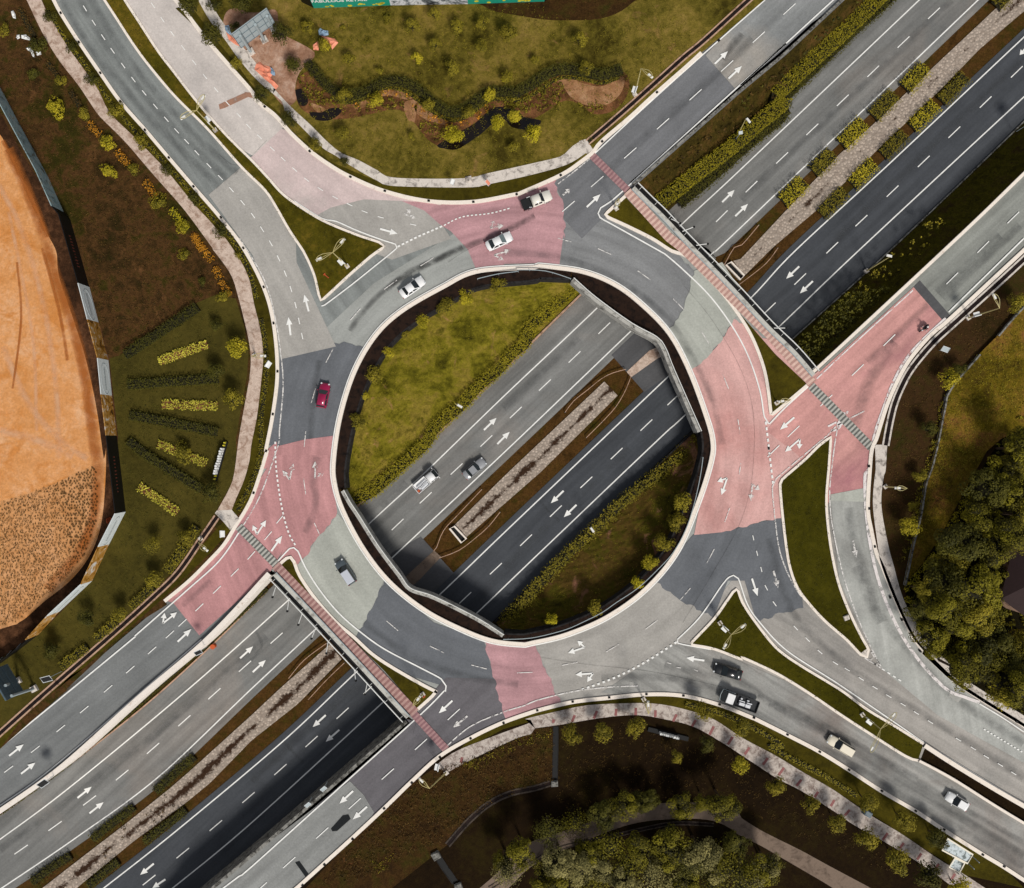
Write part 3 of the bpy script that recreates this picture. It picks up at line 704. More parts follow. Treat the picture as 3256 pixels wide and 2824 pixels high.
dotted("D3 1235 40 1000 190 780 300 540 385", .32, .4, .45, dt); dotted("D4 1005 230 1160 330", .2, .5, .4, dt); dotted("D4 1730 660 2016 830", .22, .3, .3, dt)
tag(dt.build('give_way_line', MAT['paint']), kind='structure')
tag(e.build('edge_line', MAT['paint']), kind='structure'); tag(ew.build('edge_line', MAT['paint_w']), kind='structure'); tag(eb.build('edge_line', MAT['paint_b']), kind='structure')
d = MB(); dw = MB()
dashes(d, P("A1 605 60 668 162 735 265 802 362 877 467 950 567 1027 662 1107 758 1185 850 1258 932 1329 1008 1402 1088 1488 1180 1570 1265 1648 1350 1728 1443 1802 1535 1867 1633 B2 137 165 192 272 240 380 280 490 313 605 338 718 360 825"), 1.05, .14, Z2)
dashes(d, P("A1 1090 38 1157 140 1228 240 1305 340 1383 445 1460 545 1540 640 1620 735 1700 820 1770 900 1848 975 A2 147 1060 225 1133 307 1208 392 1280 490 1347 595 1407 698 1458 805 1508 920 1548 1150 1600"), 1.0, .13, Z2)
dashes(d, P("A4 345 65 A3 1820 265 1595 470 1370 675 1138 882 905 1090 670 1293 465 1470"), 2.6, .15, Z2)
dashes(d, P("A4 1940 1550 1725 1760 B4 1505 415 1057 855 832 1068 608 1285 375 1505 232 1645"), 2.6, .15, Z2)
dashes(d, P("C4 88 695 115 805 145 920"), .8, .13, Z2); dashes(d, P("C4 180 1050 240 1165 390 1337 475 1420 563 1508 673 1588 757 1633 857 1700 955 1762 D4 1053 425 1155 485 1250 545 1350 610 1550 735 1655 797 1748 857 1848 915 1943 975"), .95, .13, Z2)
dashes(d, P("D2 1440 555 1207 768 970 980 735 1190 503 1400 268 1610 65 1790"), 2.6, .15, Z2)
dashes(d, P("C1 1910 680 1790 820 1672 942 1545 1065 1420 1190 1300 1300 1210 1383 1083 1497 928 1633 770 1770 D1 600 520 433 655 252 803 62 945"), 1.75, .14, Z2)
dashes(d, P("C2 200 565"), 1.6, .14, Z2, R(50))
dashes(dw, P("B2 1250 297 990 460 740 670 555 965 440 1250 380 1560 C2 378 330 470 640 660 930 1000 1320 1320 1490 1620 1615 C3 155 1655 475 1592"), 2.5, .14, Z2)
dashes(dw, P("C3 780 1480 1055 1315 1298 1095 1477 825 1597 530 1685 220 B3 1680 1470 1585 1150 1435 830 1250 600 1003 393 725 225 430 140"), 2.5, .14, Z2)
dashes(dw, P("D3 1020 185 1250 222 1370 240 1180 190"), .8, .13, Z2)
tag(d.build('lane_line', MAT['paint']), kind='structure'); tag(dw.build('lane_line', MAT['paint_w']), kind='structure')
am = MB(); aw = MB()
for a, c in pairs("A3 1507 455 1600 365 A3 1605 560 1700 470 A3 595 1475 693 1383 A2 915 1630 1040 1665 B2 407 650 375 530 B2 278 820 262 690 B4 380 1405 278 1493 C3 1772 985 1812 1110 D3 1433 172 1303 152 C1 1265 1435 1362 1345 C2 140 790 218 680 D1 65 850 168 768 D1 150 978 252 898 D2 1430 457 1333 547 D2 723 1100 626 1190 D2 822 1212 720 1303"): arrow(am, a, c, Z2)
for a, c in pairs("A3 425 1390 475 1345 C4 232 930 265 1055 C4 798 715 822 838 D2 1537 567 1433 650"): arrow(aw, a, c, Z2)
for s in ("B4 420 1560 315 1650 415 1630", "C1 1160 1305 1260 1225 1172 1228", "C1 1830 670 1895 570 1800 605", "C3 580 1475 530 1428 462 1515", "C3 640 1660 515 1670 598 1722", "C3 1595 270 1525 295 1555 390"):
    q = P(s); fork(am, q[0], q[1:], Z2)
for s in ("A2 1090 1525 1138 1490 1170 1555", "A2 1700 1625 1735 1570 1800 1605", "B2 1730 250 1845 212 1795 285", "C2 270 280 220 215 298 165", "C2 452 270 452 150 515 235", "C3 1775 310 1828 358 1765 435"):
    q = P(s); fork(aw, q[0], q[1:], Z2)
tag(am.build('arrow_marking', MAT['paint']), kind='structure'); tag(aw.build('arrow_marking', MAT['paint_w']), kind='structure')
# pedestrian crossings
def band(name, s, wd, z, m): return ribbon(name, P(s), wd, z, MAT[m])
band('pedestrian_crossing', "C1 1700 615 1965 885", 1.3, .182, 'xgrey'); band('pedestrian_crossing', "B4 500 1180 930 1620", 1.35, .182, 'xgrey')
band('pedestrian_crossing', "A3 615 1090 885 1355", 1.2, .182, 'xred'); band('pedestrian_crossing', "D2 1150 545 1385 805", 1.25, .182, 'xred')
# ---- verges, islands, parks at kerb level
ZV = .22
def kerb(ps, wd=.5, z1=.25, m='kerb', closed=False):
    b = MB(); b.sweep(WL(ps, 0), rect_prof(-wd / 2, wd / 2, -.05, z1), closed=closed)
    return tag(b.build('kerb', MAT[m]), kind='structure')
def loop(s, step=16): return smooth(P(s), step, True)
kW = smooth(P("A1 350 -60 385 0 435 95 565 300 715 520 860 725 1035 925 1200 1120 1380 1330 1570 1550 B1 1735 200 1880 480 1950 735 1978 1080 1945 1385 1895 1645 C1 1905 75 1815 360 1755 490 1680 610 1600 740 1500 850 1350 1000 1175 1145"))
aW = smooth(P("C1 1175 1150 1190 1170 930 1340 700 1560 470 1780 D1 640 250 330 510 0 800 -120 890"))
sheet('verge', kW + aW + P("F -60 2420 -60 -60"), ZV, MAT['brown'])
kerb(kW, .55)
sheet('verge', P("A1 300 0 385 0 435 95 565 300 715 520 860 725 1035 925 1200 1120 1380 1330 1570 1550 1730 1770 B1 1870 480 1945 735 1970 1080 1935 1385 1885 1645 C1 1805 360 1745 480 1680 540 1650 490 1690 420 1780 130 B1 1820 1400 1865 1150 1870 950 1845 760 1800 600 1770 440 1710 300 1590 120 A1 1640 1790 1500 1580 1370 1440 1200 1230 1060 1080 940 960 780 800 700 640 610 510 480 330 390 180"), ZV + .006, MAT['verge'])
sheet('garden_lawn', P("B1 770 990 860 960 1400 590 1540 530 1680 560 1740 760 1770 960 1760 1100 1720 1330 1680 1560 C1 1690 160 1640 330 1540 500 1500 620 1300 860 1080 1090 800 1360 300 1792 D1 0 690 0 450 C1 0 1560 270 1390 655 1000 893 508 840 100 B1 830 1530"), ZV + .006, MAT['garden'])
sheet('verge', P("C1 1590 580 1640 640 1500 800 1180 1110 600 1620 300 1792 D1 0 800 0 690 400 380 C1 820 1360 1240 970"), ZV + .012, MAT['verge'])
sheet('dark_soil', P("A1 -120 640 0 800 160 1100 430 1520 550 1792 B1 640 480 780 1000 840 1540 C1 830 520 600 1020 220 1400 -100 1620 -100 900 560 0 B1 300 0 A1 -120 900"), ZV + .010, MAT['soil_d'])
soil_px = smooth(P("A1 -140 930 0 960 100 1180 230 1400 330 1650 400 1792 B1 420 400 520 700 600 950 660 1200 700 1420 740 1700 C1 755 60 750 300 720 600 640 820 500 1000 300 1160 130 1300 -140 1380"))
sheet('soil_field', soil_px, ZV + .016, MAT['soil'])
sheet('soil_field', P("C1 -120 470 0 436 200 380 400 305 560 225 680 175 745 165 735 420 690 620 600 860 470 1010 280 1180 120 1310 -130 1374"), ZV + .022, MAT['soil_p'])
sheet('dark_ground', smooth(P("A2 1500 10 1620 30 A3 -60 80 100 110 300 140 500 145 680 135 820 90 930 10 980 -60 A2 1500 -80"), 12, True), ZV + .014, MAT['south_b'])  # darker ground colour along the top hoarding
def pave(name, a, c, z, m): return uvstrip(name, smooth(P(a)), smooth(P(c)), z, MAT[m], 90)
pave('footpath', "A1 150 -80 190 0 300 230 420 430 560 610 700 820 740 860 900 1020 1080 1230 1300 1480 1450 1680 1530 1792 B1 1500 190 1640 380 1700 560 1760 800 1785 960 1780 1100 1740 1330 1700 1560 1670 1792 C1 1640 330 1545 505", "A1 250 -80 295 0 330 80 390 180 480 330 610 510 700 640 780 800 940 960 1060 1080 1200 1230 1370 1440 1500 1580 1600 1700 B1 1600 120 1720 300 1780 440 1810 600 1850 760 1875 950 1860 1150 1830 1400 1790 1600 C1 1780 130 1740 280 1680 420 1650 500", ZV + .03, 'path')
sheet('footpath', P("C1 1545 500 1650 495 1705 560 1640 640 1585 575 1530 520"), ZV + .036, MAT['path_c'])
# drains: pale edges and a dark bed
def drain(s, wd=1.2, gap=.5, z=ZV, eg=.3, mats=('drain_edge', 'drain_in'), step=16):
    q = WL(smooth(P(s), step), z); b = MB(); b.sweep(q, [(gap / 2, .02), (-gap / 2, .02)]); tag(b.build('drain_channel', MAT[mats[1]]), kind='structure')
    b = MB()
    b.sweep(q, rect_prof(gap / 2, gap / 2 + eg, 0, .08)); b.sweep(q, rect_prof(-gap / 2 - eg, -gap / 2, 0, .08))
    tag(b.build('drain_edge', MAT[mats[0]]), kind='structure')
drain("C1 1545 545 1490 625 1420 725 1330 860 1240 975 1100 1110 820 1365 350 1775 D1 0 690 -100 780", gap=.55, eg=.25, z=ZV + .015)

# north: NW island with its median, park, NE drain
iNW = loop("A1 700 -70 745 0 830 130 960 330 1080 490 1250 690 1480 920 1720 1190 A2 100 1360 190 1500 270 1640 370 1790 B2 400 280 450 400 480 530 495 572 560 520 700 390 850 260 945 188 910 160 760 110 540 20 A2 400 1510 230 1390 120 1270 A1 1800 1150 1600 950 1400 720 1230 500 1130 370 1000 170 890 0 860 -70")
sheet('traffic_island', iNW, ZV, MAT['island']); kerb(iNW, .38, closed=True)
kN = smooth(P("A1 1180 -80 1300 60 1430 230 1520 340 1660 500 1800 660 1830 720 1950 815 2016 885 A2 280 950 420 1080 560 1180 700 1260 950 1365 1260 1435 1580 1440 1890 1385 A3 95 1390 410 1250 560 1150 640 1085 700 1010 900 840 1090 665 1290 490 1410 380"))
aN = P("A3 1410 375 1440 355 1860 0 1960 -80")
sheet('park_lawn', kN + aN + P("F 2400 -60 600 -60"), ZV, MAT['lawn']); kerb(kN, .6)
sheet('verge', P("A1 1250 60 1350 30 1440 150 1560 310 1680 450 1760 560 1860 690 2016 830 A2 240 890 380 1010 560 1150 700 1210 940 1310 1000 1330 1540 1340 1700 1310 2016 1240 A3 460 1170 590 1090 410 1250 95 1390 A2 1890 1385 1580 1440 1260 1435 950 1365 700 1260 560 1180 420 1080 280 950 A1 2016 885 1950 815 1830 720 1660 500 1430 230"), ZV + .006, MAT['verge'])
pave('footpath', "A1 1400 -20 1490 140 1600 280 1700 420 1830 570 2016 730 A2 230 780 350 900 500 1050 600 1110 720 1190 900 1290 1010 1325 1540 1335 1700 1310 2016 1240 A3 460 1170 590 1090", "A1 1470 -40 1560 120 1660 250 1760 370 1880 520 1980 650 A2 150 620 280 760 420 890 540 1010 640 1090 760 1140 900 1215 1010 1265 1500 1270 1700 1230 2016 1160 A3 420 1110 480 1050 560 1000", ZV + .03, 'path_c')
sheet('footpath', P("A3 540 1005 590 990 640 1065 600 1095 570 1085"), ZV + .036, MAT['path_c'])
sheet('bare_soil', smooth(P("A1 1600 110 1660 60 1800 90 1960 70 A2 190 160 220 240 330 300 420 350 450 400 340 520 310 640 330 700 240 760 130 640 0 470 A1 1700 360 1600 220"), 10, True), ZV + .012, MAT['bare'])
drain("A3 600 1015 850 800 1090 585 1290 405 1430 290 1760 -10 1860 -90", gap=.55, eg=.22, z=ZV + .01)
# creek bed in the park
sheet('creek_bed', smooth(P("A2 330 560 470 500 560 650 680 720 820 700 920 620 1040 620 1180 700 1290 790 1420 860 1520 830 1640 720 1800 690 A3 150 640 300 560 420 530 560 540 700 570 850 510 900 600 860 720 760 800 640 810 540 740 430 720 300 800 200 850 A2 1900 840 1700 880 1560 1000 1440 1060 1330 1040 1240 980 1180 900 1090 800 1000 780 860 810 720 840 560 850 430 820 330 740"), 12, True), ZV + .012, MAT['creek'])
for s in ("A3 385 575 470 550 560 590 700 615 850 545 850 640 770 730 660 755 560 740 480 690 430 620", "A2 1095 725 1175 720 1160 870 1120 860 1085 780", "A2 720 755 830 708 845 740 745 785", "A2 900 655 1010 632 1150 695 1120 715 990 680 915 688", "A2 1170 740 1300 800 1400 865 1380 890 1250 855 1170 800", "A2 420 735 520 770 550 800 470 800"): sheet('creek_soil', smooth(P(s), 10, True), ZV + .017, MAT['orange_soil'])
for s in ("A2 310 640 350 630 400 700 390 750 340 745", "A2 410 800 500 800 560 770 640 775 620 820 540 860 450 850", "A2 1320 1040 1400 985 1500 930 1600 870 1690 790 1760 760 1900 790 A3 140 830 270 860 240 900 180 925 60 905 A2 1800 850 1720 880 1640 950 1540 1020 1460 1065 1380 1060"):
    sheet('pond', smooth(P(s), 10, True), ZV + .023, MAT['water'])

# slivers of grass beside the bridge footways
def sliver(s, m='verge', k=True):
    q = P(s); sheet('verge', q, ZV, MAT[m])
sliver("A3 860 1392 745 1500 725 1525 745 1555 880 1620 1060 1710 1210 1795 B3 1270 245 1240 150 A3 1000 1540"); sliver("B3 1615 585 1710 740 1800 890 1880 1100 1900 1260 1915 1390 B4 235 1365 468 1165 250 960")
sliver("C2 200 900 250 845 275 835 300 870 340 970 450 1130 590 1290 620 1330 400 1190", 'verge'); sliver("C2 600 1330 720 1410 850 1530 1000 1630 1200 1740 1320 1792 D2 1310 395 1185 520 950 250 700 0", 'verge')
kerb(smooth(P("A3 868 1400 745 1512 728 1530 745 1550 880 1612 1060 1702 1200 1790 B3 1300 255 1420 375 1540 500 1650 640 1760 815 1840 1010 1880 1180 1905 1380 B4 222 1382 300 1320 468 1178")), .5)
kerb(smooth(P("C2 195 890 250 840 280 832 305 865 345 965 455 1125 600 1290 730 1400 860 1520 1010 1620 1210 1735 1320 1790 D2 1318 385 1290 420 1185 515")), .5)
# east island, SE island, underpass
iE = loop("B4 640 1545 560 1600 C4 450 140 290 280 276 312 290 500 320 760 350 920 400 1050 480 1160 600 1290 750 1420 850 1525 895 1545 905 1490 850 1390 760 1200 690 1010 640 780 612 560 606 400 622 200 636 0")
sheet('traffic_island', iE, ZV, MAT['island_g']); kerb(iE, .4, closed=True)
sheet('paving', P("C4 895 1485 912 1510 890 1545 850 1520"), ZV + .02, MAT['path_c'])
iSE = smooth(P("D4 1262 880 1170 850 900 680 700 550 480 400 250 260 0 145 C3 1700 1560 1500 1485 1345 1455 1340 1440 1500 1270 1600 1130 1660 1060 1700 1150 1770 1260 1900 1430 C4 300 1520 450 1620 600 1710 730 1792 D4 900 520 1100 640 1300 765"))
sheet('traffic_island', iSE, ZV, MAT['island_g']); kerb(iSE, .4)
kerb(smooth(P("D4 1262 880 1500 1008 1800 1198 2060 1355")), .4, .45); kerb(smooth(P("D4 1300 770 1500 900 1800 1082 2060 1232")), .7, .5)
UZ = -5.5
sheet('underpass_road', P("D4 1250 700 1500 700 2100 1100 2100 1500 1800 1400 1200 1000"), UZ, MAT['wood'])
b = MB(); hl = WL(hole, 0)
for i in range(len(hl)):
    a, c = hl[i], hl[(i + 1) % len(hl)]
    b.add([a, c, c + Vector((0, 0, UZ)), a + Vector((0, 0, UZ))], [(0, 1, 2, 3)])
tag(b.build('underpass_wall', MAT['wall_k']), kind='structure')
# east side: verge, pavement, drain, meadow
kE = smooth(P("B4 2060 170 1500 690 1380 790 1290 880 1180 1020 1090 1190 1025 1350 960 1560 C4 930 60 915 200 900 480 925 640 960 800 1000 890 1100 1140 1200 1360 1300 1500 1500 1700 D4 1290 105 1500 300 1700 440 1960 600 2080 680"))
sheet('verge', kE + P("F 3340 2330 3340 750"), ZV, MAT['east']); kerb(kE, .6)
pave('footpath', "B4 955 1600 960 1792 C4 955 240 940 460 975 750 1000 890 1100 1150 1210 1380 1310 1510 1500 1710 D4 1700 450 1960 610 2090 690", "B4 1042 1600 1030 1792 C4 1020 240 1000 460 1050 750 1085 880 1150 1110 1240 1290 1350 1440 D4 1560 270 1760 410 2010 560 2120 640", ZV + .03, 'path_c')
drain("B4 2090 210 1820 460 1500 750 1390 850 1290 960 1205 1070 1150 1170 1095 1300 1060 1440 1030 1605", gap=.62, eg=.28, z=ZV + .01, mats=('path_c', 'drain_in'))
mead = P("B4 2100 520 1930 700 1820 830 1690 960 1480 1210 1440 1350 1390 1600 1340 1792 C4 1310 300 1270 540 1220 740 1160 1030 1290 880 1400 720 1600 350 1750 80 B4 1850 1560 2100 1440")
sheet('meadow', mead, .75, MAT['meadow'])
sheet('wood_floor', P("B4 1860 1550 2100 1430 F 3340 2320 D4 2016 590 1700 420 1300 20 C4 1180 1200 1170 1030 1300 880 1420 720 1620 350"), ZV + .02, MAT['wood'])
# south
kS = smooth(P("D2 200 1890 330 1782 510 1620 720 1430 940 1225 1140 1030 1340 850 1560 720 1790 610 2016 530 D3 240 525 490 465 750 435 1020 410 1280 420 1540 485 1780 580 D4 90 580 330 700 560 820 770 950 1000 1100 1240 1240 1450 1380 1720 1550 1870 1640 2100 1790"))
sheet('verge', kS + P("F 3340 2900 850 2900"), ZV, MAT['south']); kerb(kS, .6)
sheet('verge', P("D2 1450 840 1560 720 1790 610 2016 530 D3 490 465 1020 410 1280 420 1540 485 1780 580 D4 90 580 560 820 1000 1100 1450 1380 1870 1640 2016 1792 1600 1700 1150 1410 640 1080 250 850 D3 1900 850 1500 590 1100 480 600 490 0 660"), ZV + .006, MAT['verge'])
sheet('scrub', P("D2 330 1850 720 1440 1140 1045 1360 900 1560 900 1900 720 D3 0 740 200 660 380 640 370 1030 150 1100 0 1165 D2 1850 1110 1700 1180 1550 1310 1400 1480 1000 1792 F 1100 2900"), ZV + .008, MAT['south_b'])
pave('footpath', "D2 1300 930 1450 820 1750 700 2016 600 D3 150 590 400 530 600 490 900 475 1100 480 1300 520 1500 590 1700 720 D4 250 850 430 960 640 1080 800 1190 950 1290 1150 1410 1400 1580 1600 1700 1780 1820", "D2 1400 965 1600 860 1900 720 2016 690 D3 200 660 400 630 700 580 950 560 1150 590 1350 640 1550 750 1750 880 1950 1010 D4 430 1100 640 1230 800 1340 1000 1450 1250 1600 1450 1740 1560 1830", ZV + .03, 'path_s')
bb = MB()
for a, c in pairs("D3 645 585 668 530 D3 800 565 806 515 D3 943 560 945 508 D3 1083 575 1085 525 D3 1210 605 1235 555 D3 1345 640 1372 595 D3 1470 700 1500 640 D3 1600 770 1635 715 D3 1720 840 1755 790 D3 1850 915 1885 865 D3 1960 990 2000 935 D4 395 1065 430 1020 D4 525 1145 550 1105 D4 640 1210 665 1165 D4 740 1275 775 1235 D4 1010 1450 1045 1400 D4 1130 1510 1160 1470 D4 1255 1590 1285 1545 D4 1380 1660 1410 1620 D4 1500 1730 1525 1690 D3 490 608 510 560 D3 355 615 360 590 D2 1490 900 1500 860"):
    ribbon('', [a, c], .42, ZV + .036, None, mb=bb)
tag(bb.build('brick_band', MAT['brickred']), kind='structure')
pave('concrete_track', "D3 -300 1900 -60 1700 150 1490 450 1380 900 1230 1230 1180 1500 1200 1690 1270 D4 0 1290 160 1390 420 1520 640 1640 960 1810", "D3 -200 1990 30 1800 200 1640 480 1500 900 1340 1230 1300 1480 1310 1640 1380 D4 -40 1400 140 1490 330 1600 620 1770 720 1840", ZV + .03, 'path_d')
drain("D2 1395 1485 1550 1310 1700 1185 1850 1115 2016 1080 D3 335 1045", gap=.5, eg=.25, mats=('wall_s', 'drain_in'))
drain("D2 1335 1585 1385 1660 1450 1750", gap=.9, eg=.1, mats=('wall_k', 'black')); drain("D3 375 640 372 840 368 1020", gap=.75, eg=.08, mats=('wall_k', 'black'))
drain("D3 -100 1792 150 1640 400 1510 700 1440 1000 1370 1230 1330 1500 1340", gap=.35, eg=.15, mats=('wall_s', 'drain_in'))

# ---- walls of the opening and the bridges
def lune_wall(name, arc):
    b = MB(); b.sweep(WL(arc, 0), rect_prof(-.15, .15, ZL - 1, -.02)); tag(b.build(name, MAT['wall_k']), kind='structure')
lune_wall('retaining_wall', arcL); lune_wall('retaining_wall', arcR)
for a, c in ((span(ci, ne_top[0], sw_top[0]), arcL), (span(ci, sw_top[0], sw_top[-1]), sw_top), (span(ci, sw_top[-1], ne_top[-1]), arcR), (span(ci, ne_top[-1], ne_top[0]), ne_top[::-1])):
    uvstrip('ledge', a, c, -.06, MAT['ledge'], 50)
kb = MB(); kb.sweep(WL(offset(ci, 6, True), 0), rect_prof(-.3, .3, -.3, .30), closed=True); tag(kb.build('kerb', MAT['kerb']), kind='structure')
def bridge(label, inner, outer, top_out):
    t = thing('bridge', label, 'bridge', W(inner[len(inner) // 2]))
    o = -t.location
    def sh(v): return [p + o for p in v]
    b = MB(); b.sweep(sh(WL(inner, 0)), rect_prof(-.25, .25, -2.6, .55)); b.build('inner_girder', MAT['fascia'], t)
    b = MB(); b.sweep(sh(WL(offset(inner, 7 if inner is ne_top else 7), 0)), rect_prof(-.05, .05, .5, 1.05)); b.build('inner_rail', MAT['rail'], t)
    oc = smooth(outer, 20)
    b = MB(); b.sweep(sh(WL(oc, 0)), rect_prof(-.36, .36, -2.4, .5)); b.build('coping', MAT['coping'], t)
    s_ = top_out
    b = MB(); b.sweep(sh(WL(offset(oc, 14 * s_), 0)), rect_prof(-.34, .34, -2.2, .1)); b.build('side_band', MAT['black'], t)  # black band between the coping and the outer rail
    b = MB(); q = sh(WL(offset(oc, 21 * s_), 0)); b.sweep(q, rect_prof(-.07, .07, .65, .82))
    qi = sh(WL(offset(oc, 9 * s_), 0)); n = len(q)
    for k in range(1, n - 1, 3): b.tube([qi[k] + Vector((0, 0, .6)), q[k] + Vector((0, 0, .72))], .03, 4)
    b.build('outer_rail', MAT['rail'], t)
    b = MB(); b.sweep(sh(WL(offset(oc, -7 * s_), 0)), rect_prof(-.06, .06, .4, .62)); b.build('grey_rail', MAT['steel'], t)
    # soffit and abutments
    b = MB(); vs, fs = poly_mesh([sh(WL(list(inner) + list(oc if s_ < 0 else oc), -1.7))]) if False else ([], [])
    ii = resample(inner, 30); oo = resample(oc, 30)
    d0 = (Vector(ii[0]) - Vector(oo[0])).length + (Vector(ii[-1]) - Vector(oo[-1])).length
    d1 = (Vector(ii[0]) - Vector(oo[-1])).length + (Vector(ii[-1]) - Vector(oo[0])).length
    if d1 < d0: oo = oo[::-1]
    vs = []
    for a, c in zip(ii, oo): vs += sh([W(a, -1.8), W(c, -1.8)])
    b.add(vs, [(2 * i, 2 * i + 1, 2 * i + 3, 2 * i + 2) for i in range(29)]); b.build('soffit', MAT['wall_d'], t)
    b = MB()
    for e0, e1 in ((ii[0], oo[0]), (ii[-1], oo[-1])): b = MB(); b.sweep(sh(WL([e0, e1], 0)), rect_prof(-.3, .3, -6.1, -1.8)); b.build('abutment', MAT['wall_d'], t)
    return t
bridge('north-east roundabout bridge over the motorway with weathered grey inner girder and pink footway', ne_top, ne_out, 1)
bridge('south-west roundabout bridge over the motorway with black and white railed outer edge', sw_top, sw_out, -1)
band('bridge_footway', "A3 885 1362 1000 1490 1180 1690 B3 1280 200 1500 420 1720 645 B4 200 810 380 1010 510 1165", 1.5, .29, 'walk')
band('bridge_footway', "C2 170 890 D2 1165 545", 1.5, .29, 'walk2')
# retaining wall of the SW ramp, planting strip at its foot; wall of the S ramp
def wall(name, label, ps, prof, m, kind=None):
    b = MB(); b.sweep(WL(ps, 0), prof); return tag(b.build(name, MAT[m]), label, 'wall')
cw = smooth(nw_sw[1:], 20)
wall('retaining_wall', 'long cream concrete wall between the west ramp and the motorway', cw, rect_prof(-.55, .25, -6.2, .7), 'wall')
b = MB(); b.sweep(WL(offset(cw, 12), .02), [(.28, 0), (-.28, 0)]); tag(b.build('drain_channel', MAT['drain_in']), kind='structure')
cs = smooth(se_sw, 20)
wall('retaining_wall', 'weathered grey concrete wall dropping from the south ramp to the motorway', offset(cs, 4), rect_prof(-.2, .3, -6.2, .7), 'wall_d')
ribbon('gutter', offset(cs, 14), .7, .03, MAT['ledge'])
kerb(offset(smooth(nw_ne, 20), 6), .35, .45, 'wall_d'); ribbon('gutter', offset(smooth(nw_ne, 20), 14), .5, .03, MAT['ledge'])
kerb(offset(smooth(se_ne, 20), -5), .5, .3, 'kerb')
ribbon('planting_strip', offset(LO[:near(LO, (850, 1880))], 12), 1.0, ZM + .1, MAT['slope'])
# ================================================================== PLANTS
def leaf_mesh(name, pts, size, rnd, up=.35, jit=.62):
    """pts: list of (Vector pos, Vector normal, v). one mesh of small leaf-spray faces"""
    vs = []; fs = []; vals = []
    for p, nrm, v in pts:
        d = (nrm + Vector((rnd.uniform(-1, 1), rnd.uniform(-1, 1), rnd.uniform(-.6, 1))) * jit * .7 + Vector((0, 0, up))).normalized()
        a = d.orthogonal().normalized(); a.rotate(mathutils.Quaternion(d, rnd.uniform(0, 6.28))); b2 = d.cross(a)
        s = size * rnd.uniform(.6, 1.3); e = s * rnd.uniform(.45, .8); k = len(vs)
        vs += [p - a * s, p - b2 * e + d * s * .12, p + a * s, p + b2 * e + d * s * .12]; fs.append((k, k + 1, k + 2, k + 3)); vals.append(v)
    me = bpy.data.meshes.new(name); me.from_pydata([tuple(v) for v in vs], [], fs)
    at = me.attributes.new('v', 'FLOAT', 'FACE'); at.data.foreach_set('value', vals); me.update()
    return me
def rdir(rnd, zmin=-.3):
    while True:
        d = Vector((rnd.uniform(-1, 1), rnd.uniform(-1, 1), rnd.uniform(zmin, 1)))
        if .1 < d.length < 1: return d.normalized()
def crown_mesh(seed, n=420, clumps=12, leaf=.13, flat=.8, ragged=.25, cr=(.26, .46)):
    rnd = random.Random(seed); pts = []
    cl = []
    for k in range(clumps):
        d = rdir(rnd, -.25); r = rnd.uniform(.45, .84); cl.append((Vector((d.x * r, d.y * r, d.z * r * flat)), rnd.uniform(*cr), rnd.uniform(.1, .9)))
    cl.append((Vector((0, 0, .1)), .55, .4))
    for k in range(n):
        c, r, v = rnd.choice(cl); d = rdir(rnd, -.6); q = c + d * r * rnd.uniform(.75, 1 + ragged)
        pts.append((q, (q.normalized() + d).normalized(), max(0, min(1, v + rnd.uniform(-.3, .3)))))
    return leaf_mesh('foliage', pts, leaf, rnd)
def core_mesh(seed, r=.5):
    bm = bmesh.new(); bmesh.ops.create_icosphere(bm, subdivisions=2, radius=r); rnd = random.Random(seed)
    for v in bm.verts: v.co *= rnd.uniform(.75, 1.1)
    me = bpy.data.meshes.new('core'); bm.to_mesh(me); bm.free(); return me
CROWN = {}
def crown_variant(mat, kind, i):
    key = (mat, kind, i)
    if key not in CROWN:
        if kind == 'bush': me = crown_mesh(i * 7 + 1, 800, 10, .09, .85, .2)
        elif kind == 'tree': me = crown_mesh(i * 7 + 3, 1300, 15, .078, .85, .28)
        elif kind == 'open': me = crown_mesh(i * 7 + 4, 1500, 26, .05, .7, .6)
        else: me = crown_mesh(i * 7 + 5, 4200, 24, .044, .9, .2, (.16, .30))
        me.materials.append(MAT[mat]); CROWN[key] = me
    return CROWN[key]
TRUNK = {}
def trunk_mesh(h, r):
    key = (round(h, 1), round(r, 2))
    if key not in TRUNK:
        b = MB(); b.tube([(0, 0, 0), (.02, .01, h * .5), (0, .03, h)], r, 7, r2=r * .6)
        for k in range(4):
            a = k * 1.6 + .4; b.tube([(0, 0, h * .7), (math.cos(a) * h * .22, math.sin(a) * h * .22, h * 1.05)], r * .5, 5, r2=r * .2)
        me = bpy.data.meshes.new('trunk'); me.from_pydata(b.v, [], b.f); me.materials.append(MAT['bark']); TRUNK[key] = me
    return TRUNK[key]
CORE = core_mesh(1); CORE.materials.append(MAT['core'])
prng = random.Random(11)
def tree(px, rpx, mat, label, group=None, kind='tree', trunk=None, name='tree', cat='tree', z0=ZV, squash=1.0):
    r = rpx / PPM; h = trunk if trunk is not None else r * 1.1
    zc = z0 + h + r * .45
    loc = W(px, zc); t = thing(name, label, cat, (loc.x, loc.y, z0), prng.uniform(0, 6.28), group)
    o = bpy.data.objects.new('trunk', trunk_mesh(h + r * .3, max(.06, r * .07))); COL.objects.link(o); o.parent = t
    c = bpy.data.objects.new('crown', crown_variant(mat, kind, prng.randrange(4))); COL.objects.link(c); c.parent = t
    c.location = (0, 0, zc - z0); c.scale = (r, r * prng.uniform(.9, 1.1), r * squash)
    k = bpy.data.objects.new('inner_core', CORE); COL.objects.link(k); k.parent = t; k.location = (0, 0, zc - z0 - r * .1); k.scale = (r * .95, r * .95, r * .8 * squash)  # dark ball added inside the crown to keep light from showing through
    return t
